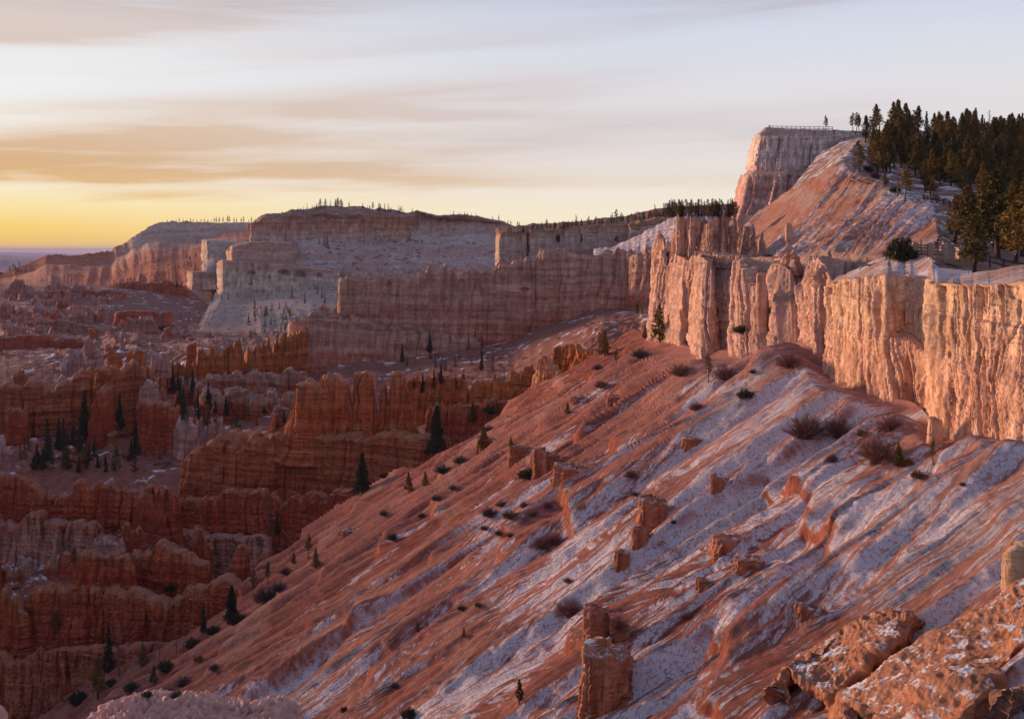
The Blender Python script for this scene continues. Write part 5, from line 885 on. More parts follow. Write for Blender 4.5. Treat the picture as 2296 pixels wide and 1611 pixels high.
def pine_parts(kind, dense, seed):
    """unit-height tree; returns trunk and crown meshes-to-be"""
    global RNG
    RNG = np.random.default_rng(seed); tr = Tri(); cr = Tri()
    bend = RNG.normal(size=2) * 0.02
    tp = [np.array((bend[0] * np.sin(h * 3), bend[1] * np.sin(h * 2.3), h)) for h in np.linspace(-0.03, 0.97, 9)]
    r0 = {'ponderosa': 0.022, 'fir': 0.016, 'gappy': 0.018, 'snag': 0.018, 'young': 0.02, 'broad': 0.02}[kind]
    tr.tube(tp, [r0 * (1.15 - h) for h in np.linspace(0, 1, 9)], 0)
    ax = lambda h: np.array((bend[0] * np.sin(h * 3), bend[1] * np.sin(h * 2.3), h))
    if kind == 'snag':
        for h in np.linspace(0.25, 0.97, dense):
            a = RNG.uniform(0, 6.28); L = (0.22 * (1.05 - h) + 0.03) * RNG.uniform(0.5, 1.2); d = np.array((np.cos(a), np.sin(a), RNG.uniform(-0.1, 0.6)))
            e = ax(h) + d * L; tr.tube([ax(h), 0.5 * (ax(h) + e) + (0, 0, 0.01), e], [0.006, 0.004, 0.001], 0, 4)
            for _ in range(2):
                tr.blades(0.4 * ax(h) + 0.6 * e, unit(1), 0.06, 0.003)
        return tr, None
    lo, R0, pw, tsz, nb, up = {'ponderosa': (0.16, 0.29, 0.85, 0.050, 16, 0.35), 'fir': (0.06, 0.17, 0.9, 0.040, 13, -0.15), 'gappy': (0.28, 0.25, 0.6, 0.05, 13, 0.3), 'young': (0.08, 0.33, 0.95, 0.055, 16, 0.25), 'broad': (0.03, 0.30, 0.8, 0.055, 16, -0.05)}[kind]
    n = dense
    for i in range(n):
        h = lo + (0.985 - lo) * ((i + RNG.uniform(0, 1)) / n) ** (1.05 if kind in ('fir', 'broad', 'young') else 0.8)
        q = (h - lo) / (1 - lo); prof = (1 - q) ** pw
        if kind in ('ponderosa', 'gappy'): prof *= 0.55 + 0.45 * min(1, q * 3.5 + 0.25)
        lobe = 0.72 + 0.4 * pn(h * 7 + seed, 3.1, 0.2)
        a = RNG.uniform(0, 6.28); rr = R0 * prof * lobe * RNG.uniform(0.35, 1.05) ** 0.6
        if kind == 'gappy' and RNG.uniform() < 0.35: continue
        dz = {'fir': -0.18, 'broad': -0.10}.get(kind, 0.18) * rr
        e = ax(h) + np.array((np.cos(a) * rr, np.sin(a) * rr, dz))
        if i % 2 == 0: tr.tube([ax(h - 0.01), e], [0.0045, 0.0015], 0, 3)
        tufts(cr, [e], tsz * RNG.uniform(0.75, 1.25) * (0.6 + 0.5 * prof), nb, up)
        if rr > 0.07: tufts(cr, [ax(h) + (e - ax(h)) * 0.6], tsz * 0.8, nb // 2, up)
    tufts(cr, [ax(0.97)], 0.03, 10, 0.8)
    return tr, cr
PROTO = {}
HIDE = (0, -3000, -3000)
def proto(key, kind, dense, seed, leaf, one=False, bark=None):
    tr, cr = pine_parts(kind, dense, seed)
    bk = bark or BARK
    if one:
        T = Tri(); T.v = tr.v + ([v for v in cr.v] if cr else []); T.f = tr.f + ([f + tr.n for f in cr.f] if cr else []); T.m = tr.m + ([m_ * 0 + 1 for m_ in cr.m] if cr else [])
        PROTO[key] = T.build('tree', [bk, leaf])
    else:
        e = bpy.data.objects.new('tree', None); C.objects.link(e); tr.build('trunk', bk, e, True)
        if cr: cr.build('crown', leaf, e)
        PROTO[key] = e
for i in range(4): proto(f'pon{i}', 'ponderosa', 190, 400 + i, NEEDLE)
for i in range(3): proto(f'fir{i}', 'fir', 260, 420 + i, DARKN)
for i in range(2): proto(f'gap{i}', 'gappy', 120, 430 + i, NEEDLE)
for i in range(2): proto(f'snag{i}', 'snag', 34, 440 + i, DEADW, bark=DEADW)
for i in range(2): proto(f'yng{i}', 'young', 150, 450 + i, NEEDLE)
for i in range(2): proto(f'yel{i}', 'young', 170, 455 + i, YELL)
proto('brd0', 'broad', 300, 460, DARKN)
for i in range(4): proto(f'spon{i}', 'ponderosa', 60, 470 + i, NEEDLE, one=True)
for i in range(4): proto(f'sfir{i}', 'fir', 70, 480 + i, DARKN, one=True)
proto('ssnag0', 'snag', 16, 490, DEADW, one=True, bark=DEADW)
def bush_proto(key, leaf, n, seed, leaves=0, flat=0.75, lmat=None, ln=0.75):
    global RNG
    RNG = np.random.default_rng(seed); T = Tri()
    for i in range(n):
        d = unit(1)[0]; d[2] = abs(d[2]) * flat + 0.25; d /= np.linalg.norm(d); L = RNG.uniform(0.55, 1.0) * ln
        b = np.array((RNG.normal() * 0.06, RNG.normal() * 0.06, -0.06)); mid_ = b + d * L * 0.55 + unit(1)[0] * 0.05
        T.tube([b, mid_, b + d * L + unit(1)[0] * 0.06], [0.008, 0.005, 0.002], 0, 3)
        k = 16; q = mid_ + (b + d * L - mid_) * RNG.uniform(-0.3, 1, (k, 1)); dd = d + unit(k) * 0.7; dd /= np.linalg.norm(dd, axis=1)[:, None]
        T.blades(q, dd, RNG.uniform(0.10, 0.26, k), 0.0055)
        if leaves: tufts(T, [b + d * L * RNG.uniform(0.5, 1.0)], 0.16, leaves, 0.3, 1)
    o = T.build('bush', [leaf, lmat or NEEDLE]); PROTO[key] = o
bush_proto('bare0', TWIG, 200, 500, flat=0.9); bush_proto('bare1', TWIG, 150, 501, flat=1.4); bush_proto('grey0', GREYT, 180, 502)
bush_proto('green0', BARK, 70, 503, leaves=12, lmat=NEEDLE); bush_proto('dark0', BARK, 90, 504, leaves=12, lmat=DARKN); bush_proto('juniper0', BARK, 190, 505, leaves=14, flat=1.4, lmat=DARKN, ln=0.95)
bush_proto('sdark0', BARK, 14, 506, leaves=9, lmat=DARKN); bush_proto('sgrey0', GREYT, 40, 507)
for o in PROTO.values(): o.location = HIDE
COUNT = {}
def put(key, loc, h, name, label, cat, group=None, rz=None, lean=(0, 0), wide=1.0):
    """copy a proto with its trunk and crown to a place"""
    src = PROTO[key]; o = src.copy(); C.objects.link(o); o.name = name
    for ch in src.children:
        c = ch.copy(); C.objects.link(c); c.parent = o
    o.location = loc; o.scale = (h * wide, h * wide, h); o.rotation_euler = (lean[0], lean[1], random.uniform(0, 6.28) if rz is None else rz)
    COUNT[name] = COUNT.get(name, 0) + 1
    return tag(o, label, cat, group)
def plant(key, px, py, hpx, name, label, cat, group=None, sink=0.02, **k):
    loc = hit(px, py)
    if loc is None: print('no ground', name, px, py); return None
    h = hpx / F * loc.y; loc = loc - Vector((0, 0, sink * h))
    return put(key, loc, h, name, label, cat, group, **k)
rr_ = random.Random(99)
def pick(base, n): return f'{base}{rr_.randrange(n)}'

# --- skyline of the far butte and the plateau
for i, (c, h) in enumerate(((90, 40), (150, 25), (200, 40), (235, 60), (285, 50), (330, 30), (375, 55), (410, 45), (455, 40), (505, 50), (545, 50), (590, 45), (630, 35), (665, 60), (690, 70), (730, 75), (775, 70), (830, 85), (855, 80), (910, 60), (940, 55), (1000, 60), (1030, 75), (1090, 40), (1125, 70), (1170, 50))):
    px_ = 358.6 + 0.1822 * c
    plant(pick('spon', 4), px_, 499.5, h * 0.20, 'pine_tree', ('tiny wind-blown pine in the sparse row on the far pale butte' if h < 50 else 'small dark pine in the row on the skyline of the far pale butte'), 'pine tree', 'pines along the far pale butte')
def skyline(px_): return float(np.interp(px_, cx_, ty_))
cx_ = (566, 598, 640, 690, 760, 800, 850, 905, 1000, 1080, 1120, 1165, 1200); ty_ = (500, 480, 478, 470, 462, 464, 472, 478, 482, 488, 495, 512, 519)
pl_ = [(358.6 + 0.1822 * c, h * 0.19) for c, h in ((1505, 35), (1550, 25), (1600, 40), (1635, 40), (1690, 60), (1735, 45), (1770, 60), (1805, 80), (1870, 60), (1900, 55), (1930, 65), (1970, 125), (2035, 115), (2100, 90), (2165, 90), (2190, 110), (2230, 90))]
pl_ += [(747 + 0.1952 * c, h * 0.2) for c, h in ((25, 95), (50, 105), (85, 90), (110, 70), (180, 60), (300, 35), (340, 70), (390, 50), (415, 50), (455, 95), (520, 100), (535, 90), (590, 100), (625, 100), (655, 70), (750, 90), (780, 85), (805, 60))]
for px_, h in pl_:
    plant(pick('spon', 4) if rr_.random() < 0.5 else pick('sfir', 4), px_, skyline(px_) + 1.2, h, 'pine_tree', ('tall dark conifer in the clump on the highest part of the far plateau' if h > 15 else 'short dark conifer among the trees on the plateau skyline'), 'conifer', 'conifers on the plateau skyline', wide=1.35)
for c, h in ((905, 65), (950, 45), (1035, 40), (1195, 25), (1340, 70), (1380, 60), (1440, 50), (1460, 45), (1505, 60), (1540, 55), (1585, 50), (1635, 50), (1665, 35), (1830, 50), (1900, 70), (1970, 60), (2010, 55), (2040, 60), (2115, 80), (2135, 80)):
    px_ = 747 + 0.1952 * c; sn = c in (1035, 1195, 1340, 1970)
    plant('ssnag0' if sn else pick('spon', 4), px_, skyline(px_) + 1.2, h * 0.2, 'dead_tree' if sn else 'pine_tree', 'bare dead trunk on the sloping right end of the plateau' if sn else 'lone small pine strung along the sloping right end of the plateau', 'dead tree' if sn else 'pine tree', 'dead trunks on the plateau' if sn else 'lone pines on the plateau end')
# --- far rim forest, right of centre
rl = lambda c: float(np.interp(c, (150, 260, 480, 700, 1000, 1300, 1480, 1600, 2190), (490, 462, 455, 420, 385, 360, 335, 330, 330)))
for c, h in [(15, 45), (45, 50), (105, 70), (160, 60), (385, 95), (660, 110), (790, 95), (1010, 100), (1050, 120), (1100, 75), (1235, 85), (1315, 65), (1410, 125), (1590, 140), (1475, 90)] + [(rr_.uniform(150, 1500), rr_.uniform(40, 72)) for _ in range(84)] + [(rr_.uniform(1490, 2200), rr_.uniform(120, 175)) for _ in range(52)]:
    px_ = 1135.6 + 0.2343 * c; dense = c > 1480
    plant(pick('sfir', 4) if rr_.random() < 0.6 else pick('spon', 4), px_, 406.4 + 0.2343 * rl(c) + rr_.uniform(-1.0, 2.5), h * 0.235, 'conifer_tree',
          'dark conifer packed in the thick forest between the hoodoo crest and the lookout cliff' if dense else ('tall conifer sticking up from the strip of forest on the far rim' if h > 80 else 'low dark conifer in the strip of forest on the far rim'), 'conifer', 'dense far forest' if dense else 'conifers along the far rim', wide=1.6)
# --- conifers on the pale slopes and in the canyon
def scatter(n, poly, hr, keys, name, label, cat, group, seed):
    r = random.Random(seed); k = 0
    xs = [p[0] for p in poly]; ys = [p[1] for p in poly]
    while k < n:
        x, y = r.uniform(min(xs), max(xs)), r.uniform(min(ys), max(ys)); ins = False
        for (x1, y1), (x2, y2) in zip(poly, poly[1:] + poly[:1]):
            if (y1 > y) != (y2 > y) and x < (x2 - x1) * (y - y1) / (y2 - y1) + x1: ins = not ins
        if not ins: continue
        plant(r.choice(keys), x, y, r.uniform(*hr), name, label, cat, group, sink=0.04, wide=1.25); k += 1
SF = ['sfir0', 'sfir1', 'sfir2', 'sfir3', 'sfir1', 'spon2']
scatter(16, [(425, 545), (458, 545), (455, 600), (418, 640), (385, 660), (400, 600)], (10, 20), SF, 'fir_tree', 'narrow dark fir in the gully between the red butte and the stepped pale cliff', 'fir', 'firs in the butte gully', 1)
for px_, py_, h in ((655, 668, 30), (683, 680, 26), (722, 668, 26), (728, 680, 30), (712, 660, 24), (475, 676, 32), (497, 672, 16), (512, 672, 20), (533, 668, 12), (600, 668, 14), (620, 666, 12), (728, 552, 30), (734, 556, 34), (715, 548, 20)):
    plant(pick('sfir', 4), px_, py_, h, 'fir_tree', 'slender dark fir at the foot of the pale arched block' if py_ > 600 else 'dark fir high in the notch of the plateau cliff', 'fir', 'firs below the pale cliffs' if py_ > 600 else 'firs in the plateau notch')
scatter(34, [(555, 690), (660, 690), (650, 740), (640, 765), (560, 765), (540, 740)], (12, 26), SF, 'fir_tree', 'dark fir in the grove on the snowy talus below the pale block', 'fir', 'firs in the talus grove', 2)
scatter(14, [(330, 700), (480, 690), (480, 790), (330, 785)], (8, 16), SF, 'fir_tree', 'small fir dotted on the brown slope left of the grove', 'fir', 'firs on the brown slope', 3)
for px_, py_, h in ((385, 878, 62), (378, 872, 40), (432, 885, 60), (412, 930, 66), (405, 905, 46), (468, 905, 50), (503, 866, 34), (358, 875, 40), (440, 930, 40), (455, 955, 36), (520, 960, 30)):
    plant('fir1' if h > 45 else pick('sfir', 4), px_, py_, h, 'fir_tree', 'tall dark fir between the banded wall and the grey-capped hoodoos' if h > 45 else 'shorter dark fir in the shade among the grey-capped hoodoos', 'fir', 'firs among the grey-capped hoodoos')
for px_, py_, h in ((104, 1032, 96), (64, 1010, 60), (130, 1005, 70), (142, 1010, 76), (168, 985, 60), (190, 990, 120), (45, 1030, 42), (84, 1030, 36), (270, 960, 80), (305, 1015, 70), (195, 1045, 36), (268, 1050, 36), (358, 1030, 30), (118, 1040, 44), (152, 1035, 40), (178, 1020, 56), (98, 1050, 40)):
    plant('fir0' if h > 60 else pick('sfir', 4), px_, py_, h, 'fir_tree', 'tall shadowy fir in the hollow below the banded wall' if h > 60 else 'small shadowy fir in the hollow below the banded wall', 'fir', 'firs in the shaded hollow')
for px_, py_, h in ((962, 790, 50), (902, 812, 46), (911, 820, 30), (1065, 755, 26), (1080, 780, 28), (1009, 770, 26), (1049, 785, 40), (1078, 830, 50), (1105, 830, 30), (990, 860, 50), (1040, 850, 30), (946, 880, 46), (928, 870, 30), (972, 870, 44), (1022, 870, 36), (1130, 850, 26), (968, 920, 40), (940, 915, 36), (988, 900, 34), (1000, 830, 30)):
    plant('fir2' if h > 42 else pick('sfir', 4), px_, py_, h, 'fir_tree', 'tall spindly fir on the talus under the window wall' if h > 42 else 'small spindly fir on the talus under the window wall', 'fir', 'firs under the window wall')
scatter(34, [(35, 1000), (130, 985), (215, 1000), (330, 1020), (300, 1058), (60, 1060)], (22, 52), ['fir0', 'fir1', 'fir2', 'sfir1', 'sfir2', 'yng0'], 'fir_tree', 'fir in the thick dark stand filling the shaded hollow', 'fir', 'dark stand in the shaded hollow', 21)
scatter(26, [(372, 870), (420, 850), (440, 900), (640, 930), (640, 960), (500, 965), (400, 940)], (20, 46), ['fir0', 'fir2', 'sfir1', 'sfir3', 'sfir0'], 'fir_tree', 'fir rising from the dark gaps between the grey-capped fins', 'fir', 'firs in the gaps between the fins', 22)
scatter(22, [(950, 800), (1110, 800), (1060, 900), (960, 900)], (10, 30), SF, 'fir_tree', 'fir scattered over the grey talus in the middle of the canyon', 'fir', 'firs on the grey talus', 23)
# --- the forest behind the rim
FOR = 'forest pines behind the rim'
L1 = 'sunlit ochre pine at the left edge of the rim forest, beside the snowy ridge'; L2 = 'dark pine on the skyline of the rim forest'; L3 = 'ochre-lit pine in the middle of the rim forest'
for c, top, base, k in ((190, 260, 490, 'gap0'), (235, 255, 490, 'gap1'), (270, 260, 480, 'gap0'), (340, 300, 640, 'pon0'), (480, 160, 520, 'pon1'), (525, 220, 520, 'gap1'), (700, 130, 560, 'pon2'), (765, 100, 560, 'pon0'), (845, 145, 560, 'pon3'), (935, 235, 560, 'gap0'), (1000, 180, 560, 'pon1'), (1105, 245, 600, 'fir0'), (1200, 270, 580, 'pon2'), (1450, 335, 600, 'fir1'), (1530, 380, 600, 'gap1'), (1605, 270, 600, 'gap0'), (1705, 200, 620, 'fir0'), (1800, 335, 620, 'fir2'), (1920, 360, 620, 'pon3'), (1985, 320, 640, 'fir1'), (2060, 330, 650, 'pon0'), (2115, 290, 650, 'pon1'), (2180, 320, 640, 'pon2'), (2240, 360, 650, 'fir2'), (2290, 330, 650, 'pon3'), (620, 350, 600, 'pon3'), (880, 300, 600, 'pon2')):
    plant(k, 1876.8 + 0.1822 * c, 203.2 + 0.1822 * base, (base - top) * 0.1822, 'pine_tree', ('tallest flat-topped pine of the rim forest skyline' if c == 765 else 'small pine on the lookout top, left of the rim forest' if c < 300 else L2), 'pine tree', FOR, wide=1.15)
for c, top, base, k in ((430, 450, 900, 'pon0'), (490, 470, 1030, 'pon2'), (600, 400, 1000, 'pon1'), (700, 430, 950, 'pon3'), (790, 500, 960, 'pon0'), (880, 560, 950, 'pon2'), (1010, 500, 950, 'pon1'), (1200, 490, 1000, 'pon3'), (1290, 520, 980, 'pon0'), (1440, 515, 1050, 'pon2'), (1600, 550, 1050, 'pon1'), (1700, 600, 1080, 'pon3'), (1830, 480, 1000, 'pon0'), (2000, 560, 1050, 'pon2'), (2150, 600, 1050, 'pon1'), (2250, 600, 1100, 'pon0'), (1080, 850, 1230, 'pon3'), (1110, 650, 1050, 'pon0'), (1340, 700, 1120, 'pon1'), (1520, 720, 1150, 'pon0'), (1900, 700, 1120, 'pon1'), (560, 620, 1010, 'pon3'), (650, 600, 1000, 'pon1'), (960, 640, 1060, 'pon2')):
    plant(k, 1876.8 + 0.1822 * c, 203.2 + 0.1822 * base, (base - top) * 0.1822, 'pine_tree', L1 if c < 700 else L3, 'pine tree', FOR, wide=1.2)
r2 = random.Random(5)
for i in range(165):
    c = r2.uniform(620, 2330); base = r2.uniform(640, 1180) if i < 110 else r2.uniform(950, 1500); px_ = 1876.8 + 0.1822 * c; py_ = 203.2 + 0.1822 * base
    if c < 1100 and base > 900 or (base > 1180 and c < 1560): continue
    plant(r2.choice(('pon0', 'pon1', 'pon2', 'pon3', 'fir0', 'fir1')), px_, py_, r2.uniform(62, 86), 'forest_conifer', 'shaded conifer deep inside the rim forest', 'forest conifer', 'conifers deep in the rim forest', wide=1.15)
for px_, py_, h, k, lab in ((2027, 452, 84, 'gap0', 'old pine with a stout bare trunk at the edge of the snowy trail'), (2085, 440, 62, 'pon2', 'bushy ochre pine left of the log fence by the trail'), (2092, 442, 50, 'gap1', 'thin two-stemmed pine beside the log fence by the trail'), (1925, 388, 76, 'gap0', 'slim pine standing between the bare dead trees on the ridge'), (1983, 415, 34, 'yng0', 'young pine beside the ridge-top railing'),
                            (2168, 560, 148, 'pon1', 'big bushy pine directly right of the stone-post fence'), (2184, 607, 128, 'pon3', 'slender pine with a tall bare trunk in front of the stairs'), (2237, 578, 200, 'pon2', 'tallest near pine, right of the stairs, with a straight dark trunk'), (2205, 560, 175, 'pon0', 'dense pine between the slender pine and the tallest near pine'), (2275, 590, 190, 'pon1', 'dark pine above the mound at the right edge'), (2308, 594, 215, 'pon3', 'dark pine cut by the right edge above the mound'), (2258, 560, 170, 'fir0', 'shadowy conifer behind the tallest near pine'), (2140, 545, 110, 'pon0', 'bushy pine overhanging the snowy trail'), (2290, 575, 150, 'pon2', 'low-branched pine at the right edge behind the stair rail')):
    plant(k, px_, py_, h, 'pine_tree', lab, 'pine tree', None, wide=1.45 if h > 100 else 1.2)
for px_, py_, h, k, lab, ln in ((1914, 386, 68, 'snag0', 'upright bare dead tree on the snowy ridge', (0, 0)), (1908, 386, 62, 'snag1', 'leaning bare dead tree on the snowy ridge', (0, -0.42)), (2012, 440, 100, 'snag0', 'leafless pale tree among the pines left of the stout-trunked pine', (0, 0)), (2217, 330, 86, 'snag1', 'dead bare tree top sticking out of the forest skyline', (0, 0)), (2106, 320, 76, 'snag0', 'sparse half-dead tree in the gap of the forest skyline', (0, 0)), (2117, 320, 66, 'snag1', 'short bare tree right of the half-dead one on the skyline', (0, 0)), (2171, 608, 40, 'snag1', 'thin pale sapling trunk left of the slender pine', (0, 0))):
    plant(k, px_, py_, h, 'dead_tree', lab, 'dead tree', None, lean=ln)
plant('gap0', 1851, 292, 34, 'pine_tree', 'single small pine on top of the lookout cliff', 'pine tree')
plant('juniper0', 2020, 583, 62, 'juniper_bush', 'large dark juniper left of the stone-post fence', 'juniper', wide=0.8)
plant('green0', 2046, 574, 16, 'bush', 'small green bush at the left stone post', 'bush')
plant('bare1', 1962, 400, 26, 'bush', 'brown leafless bush under the forest edge', 'bush'); plant('dark0', 1945, 385, 22, 'bush', 'low dark bush at the forest edge on the ridge', 'bush'); plant('dark0', 2006, 430, 20, 'bush', 'dark bush left of the stout-trunked pine', 'bush'); plant('bare1', 2098, 448, 18, 'bush', 'scrubby bush at the end of the log fence', 'bush')
# --- pines on and along the slope
for px_, py_, h, k, nm, lab in (
        (1480, 768, 90, 'yng0', 'pine_tree', 'well-shaped young pine standing at the foot of the hoodoo cliff'), (1355, 800, 62, 'yel0', 'pine_tree', 'yellow-green pine on the crest of the slope'), (1342, 788, 44, 'gap1', 'pine_tree', 'ragged pine behind the yellow-green one'), (1380, 820, 42, 'gap0', 'pine_tree', 'thin small pine downhill of the yellow-green one'), (1446, 760, 34, 'yel1', 'pine_tree', 'small yellowish pine beside the young pine at the hoodoo cliff'),
        (1430, 712, 34, 'gap0', 'pine_tree', 'pine peeping over the ridge left of the hoodoo cliff'), (1440, 716, 26, 'gap1', 'pine_tree', 'shorter pine peeping over the ridge left of the hoodoo cliff'),
        (1272, 928, 28, 'yng1', 'pine_tree', 'tiny round pine alone in the upper middle of the slope'), (1060, 948, 50, 'yng1', 'pine_tree', 'broad tawny pine before the red fins on the ridge'), (1084, 1008, 62, 'yng0', 'pine_tree', 'dark leaning pine on the ridge right of the big spruce'), (1113, 925, 34, 'yel1', 'pine_tree', 'small yellowish pine on the ridge by a tan stub'), (1145, 1000, 24, 'yel0', 'pine_tree', 'tiny pine beside an orange stub on the ridge'),
        (980, 1012, 106, 'brd0', 'spruce_tree', 'big dark spruce on the ridge, tallest of the slope'), (812, 1103, 92, 'brd0', 'spruce_tree', 'dark cone-shaped spruce on the skyline of the slope'), (915, 1102, 46, 'yng1', 'pine_tree', 'rounded pine on the ridge right of the cone-shaped spruce'), (952, 1090, 36, 'yng0', 'pine_tree', 'small dark pine next to the rounded pine'),
        (690, 1250, 54, 'gap1', 'pine_tree', 'straggly pine low on the ridge'), (708, 1272, 46, 'yng1', 'pine_tree', 'dense pine next to the straggly low pine'), (658, 1264, 28, 'yng0', 'pine_tree', 'little pine left of the straggly low pine'), (602, 1308, 52, 'gap0', 'pine_tree', 'thin pine above the grey bush'), (566, 1322, 48, 'gap1', 'pine_tree', 'spindly pine before the red tower low on the ridge'), (520, 1388, 78, 'brd0', 'spruce_tree', 'shaggy green spruce left of the grey bush'), (457, 1416, 66, 'fir1', 'fir_tree', 'narrow dark fir alone against the lower wall'),
        (606, 1198, 92, 'snag1', 'dead_tree', 'needle-thin tall tree at the foot of the long red wall'), (620, 1198, 56, 'fir2', 'fir_tree', 'slim fir beside the needle-thin tree'), (243, 1508, 112, 'fir2', 'fir_tree', 'tall fir against the lowest wall'), (268, 1516, 130, 'snag0', 'dead_tree', 'tall bare-topped trunk beside the fir at the lowest wall'), (318, 1492, 54, 'yng0', 'pine_tree', 'dark pine low on the ridge before the lowest wall'), (356, 1478, 72, 'snag1', 'dead_tree', 'grey dead tree at the foot of the slope'), (396, 1466, 60, 'snag0', 'dead_tree', 'grey dead tree on the slope foot nearer the narrow fir'), (220, 1566, 96, 'pon3', 'pine_tree', 'dark round-crowned pine at the lower left'), (345, 1532, 44, 'yng1', 'pine_tree', 'bushy dark pine on the snowy strip at the lower left'),
        (168, 1275, 54, 'gap0', 'pine_tree', 'dark tree between the two capped hoodoos and the block'), (122, 1430, 62, 'gap1', 'pine_tree', 'thin umbrella-shaped tree before the lower hoodoo wall'), (88, 1255, 40, 'snag1', 'dead_tree', 'bare little tree beside the larger capped hoodoo'), (90, 1600, 50, 'snag0', 'dead_tree', 'faint bare tree in the bottom left shade'), (383, 1322, 24, 'dark0', 'bush', 'dark round shrub on the ledge of the lower hoodoo wall'),
        (1164, 1578, 58, 'pon1', 'pine_tree', 'small tawny pine near the bottom edge of the slope'), (2012, 1048, 58, 'yel1', 'pine_tree', 'orange-tinged young pine below the near cliff'), (2092, 1040, 56, 'gap0', 'pine_tree', 'thin conifer at the foot of the near cliff'), (1588, 856, 66, 'gap1', 'pine_tree', 'spindly sapling between two bare bushes under the hoodoo cliff'), (1039, 1428, 24, 'yel0', 'pine_tree', 'tiny pine in the lower middle of the slope'), (936, 1416, 26, 'yng1', 'pine_tree', 'tiny dark pine on a snowy rib, lower left of the slope')):
    plant(k, px_, py_, h, nm, lab, {'bush': 'bush', 'dead_tree': 'dead tree', 'spruce_tree': 'spruce', 'fir_tree': 'fir', 'pine_tree': 'pine tree'}[nm], None)
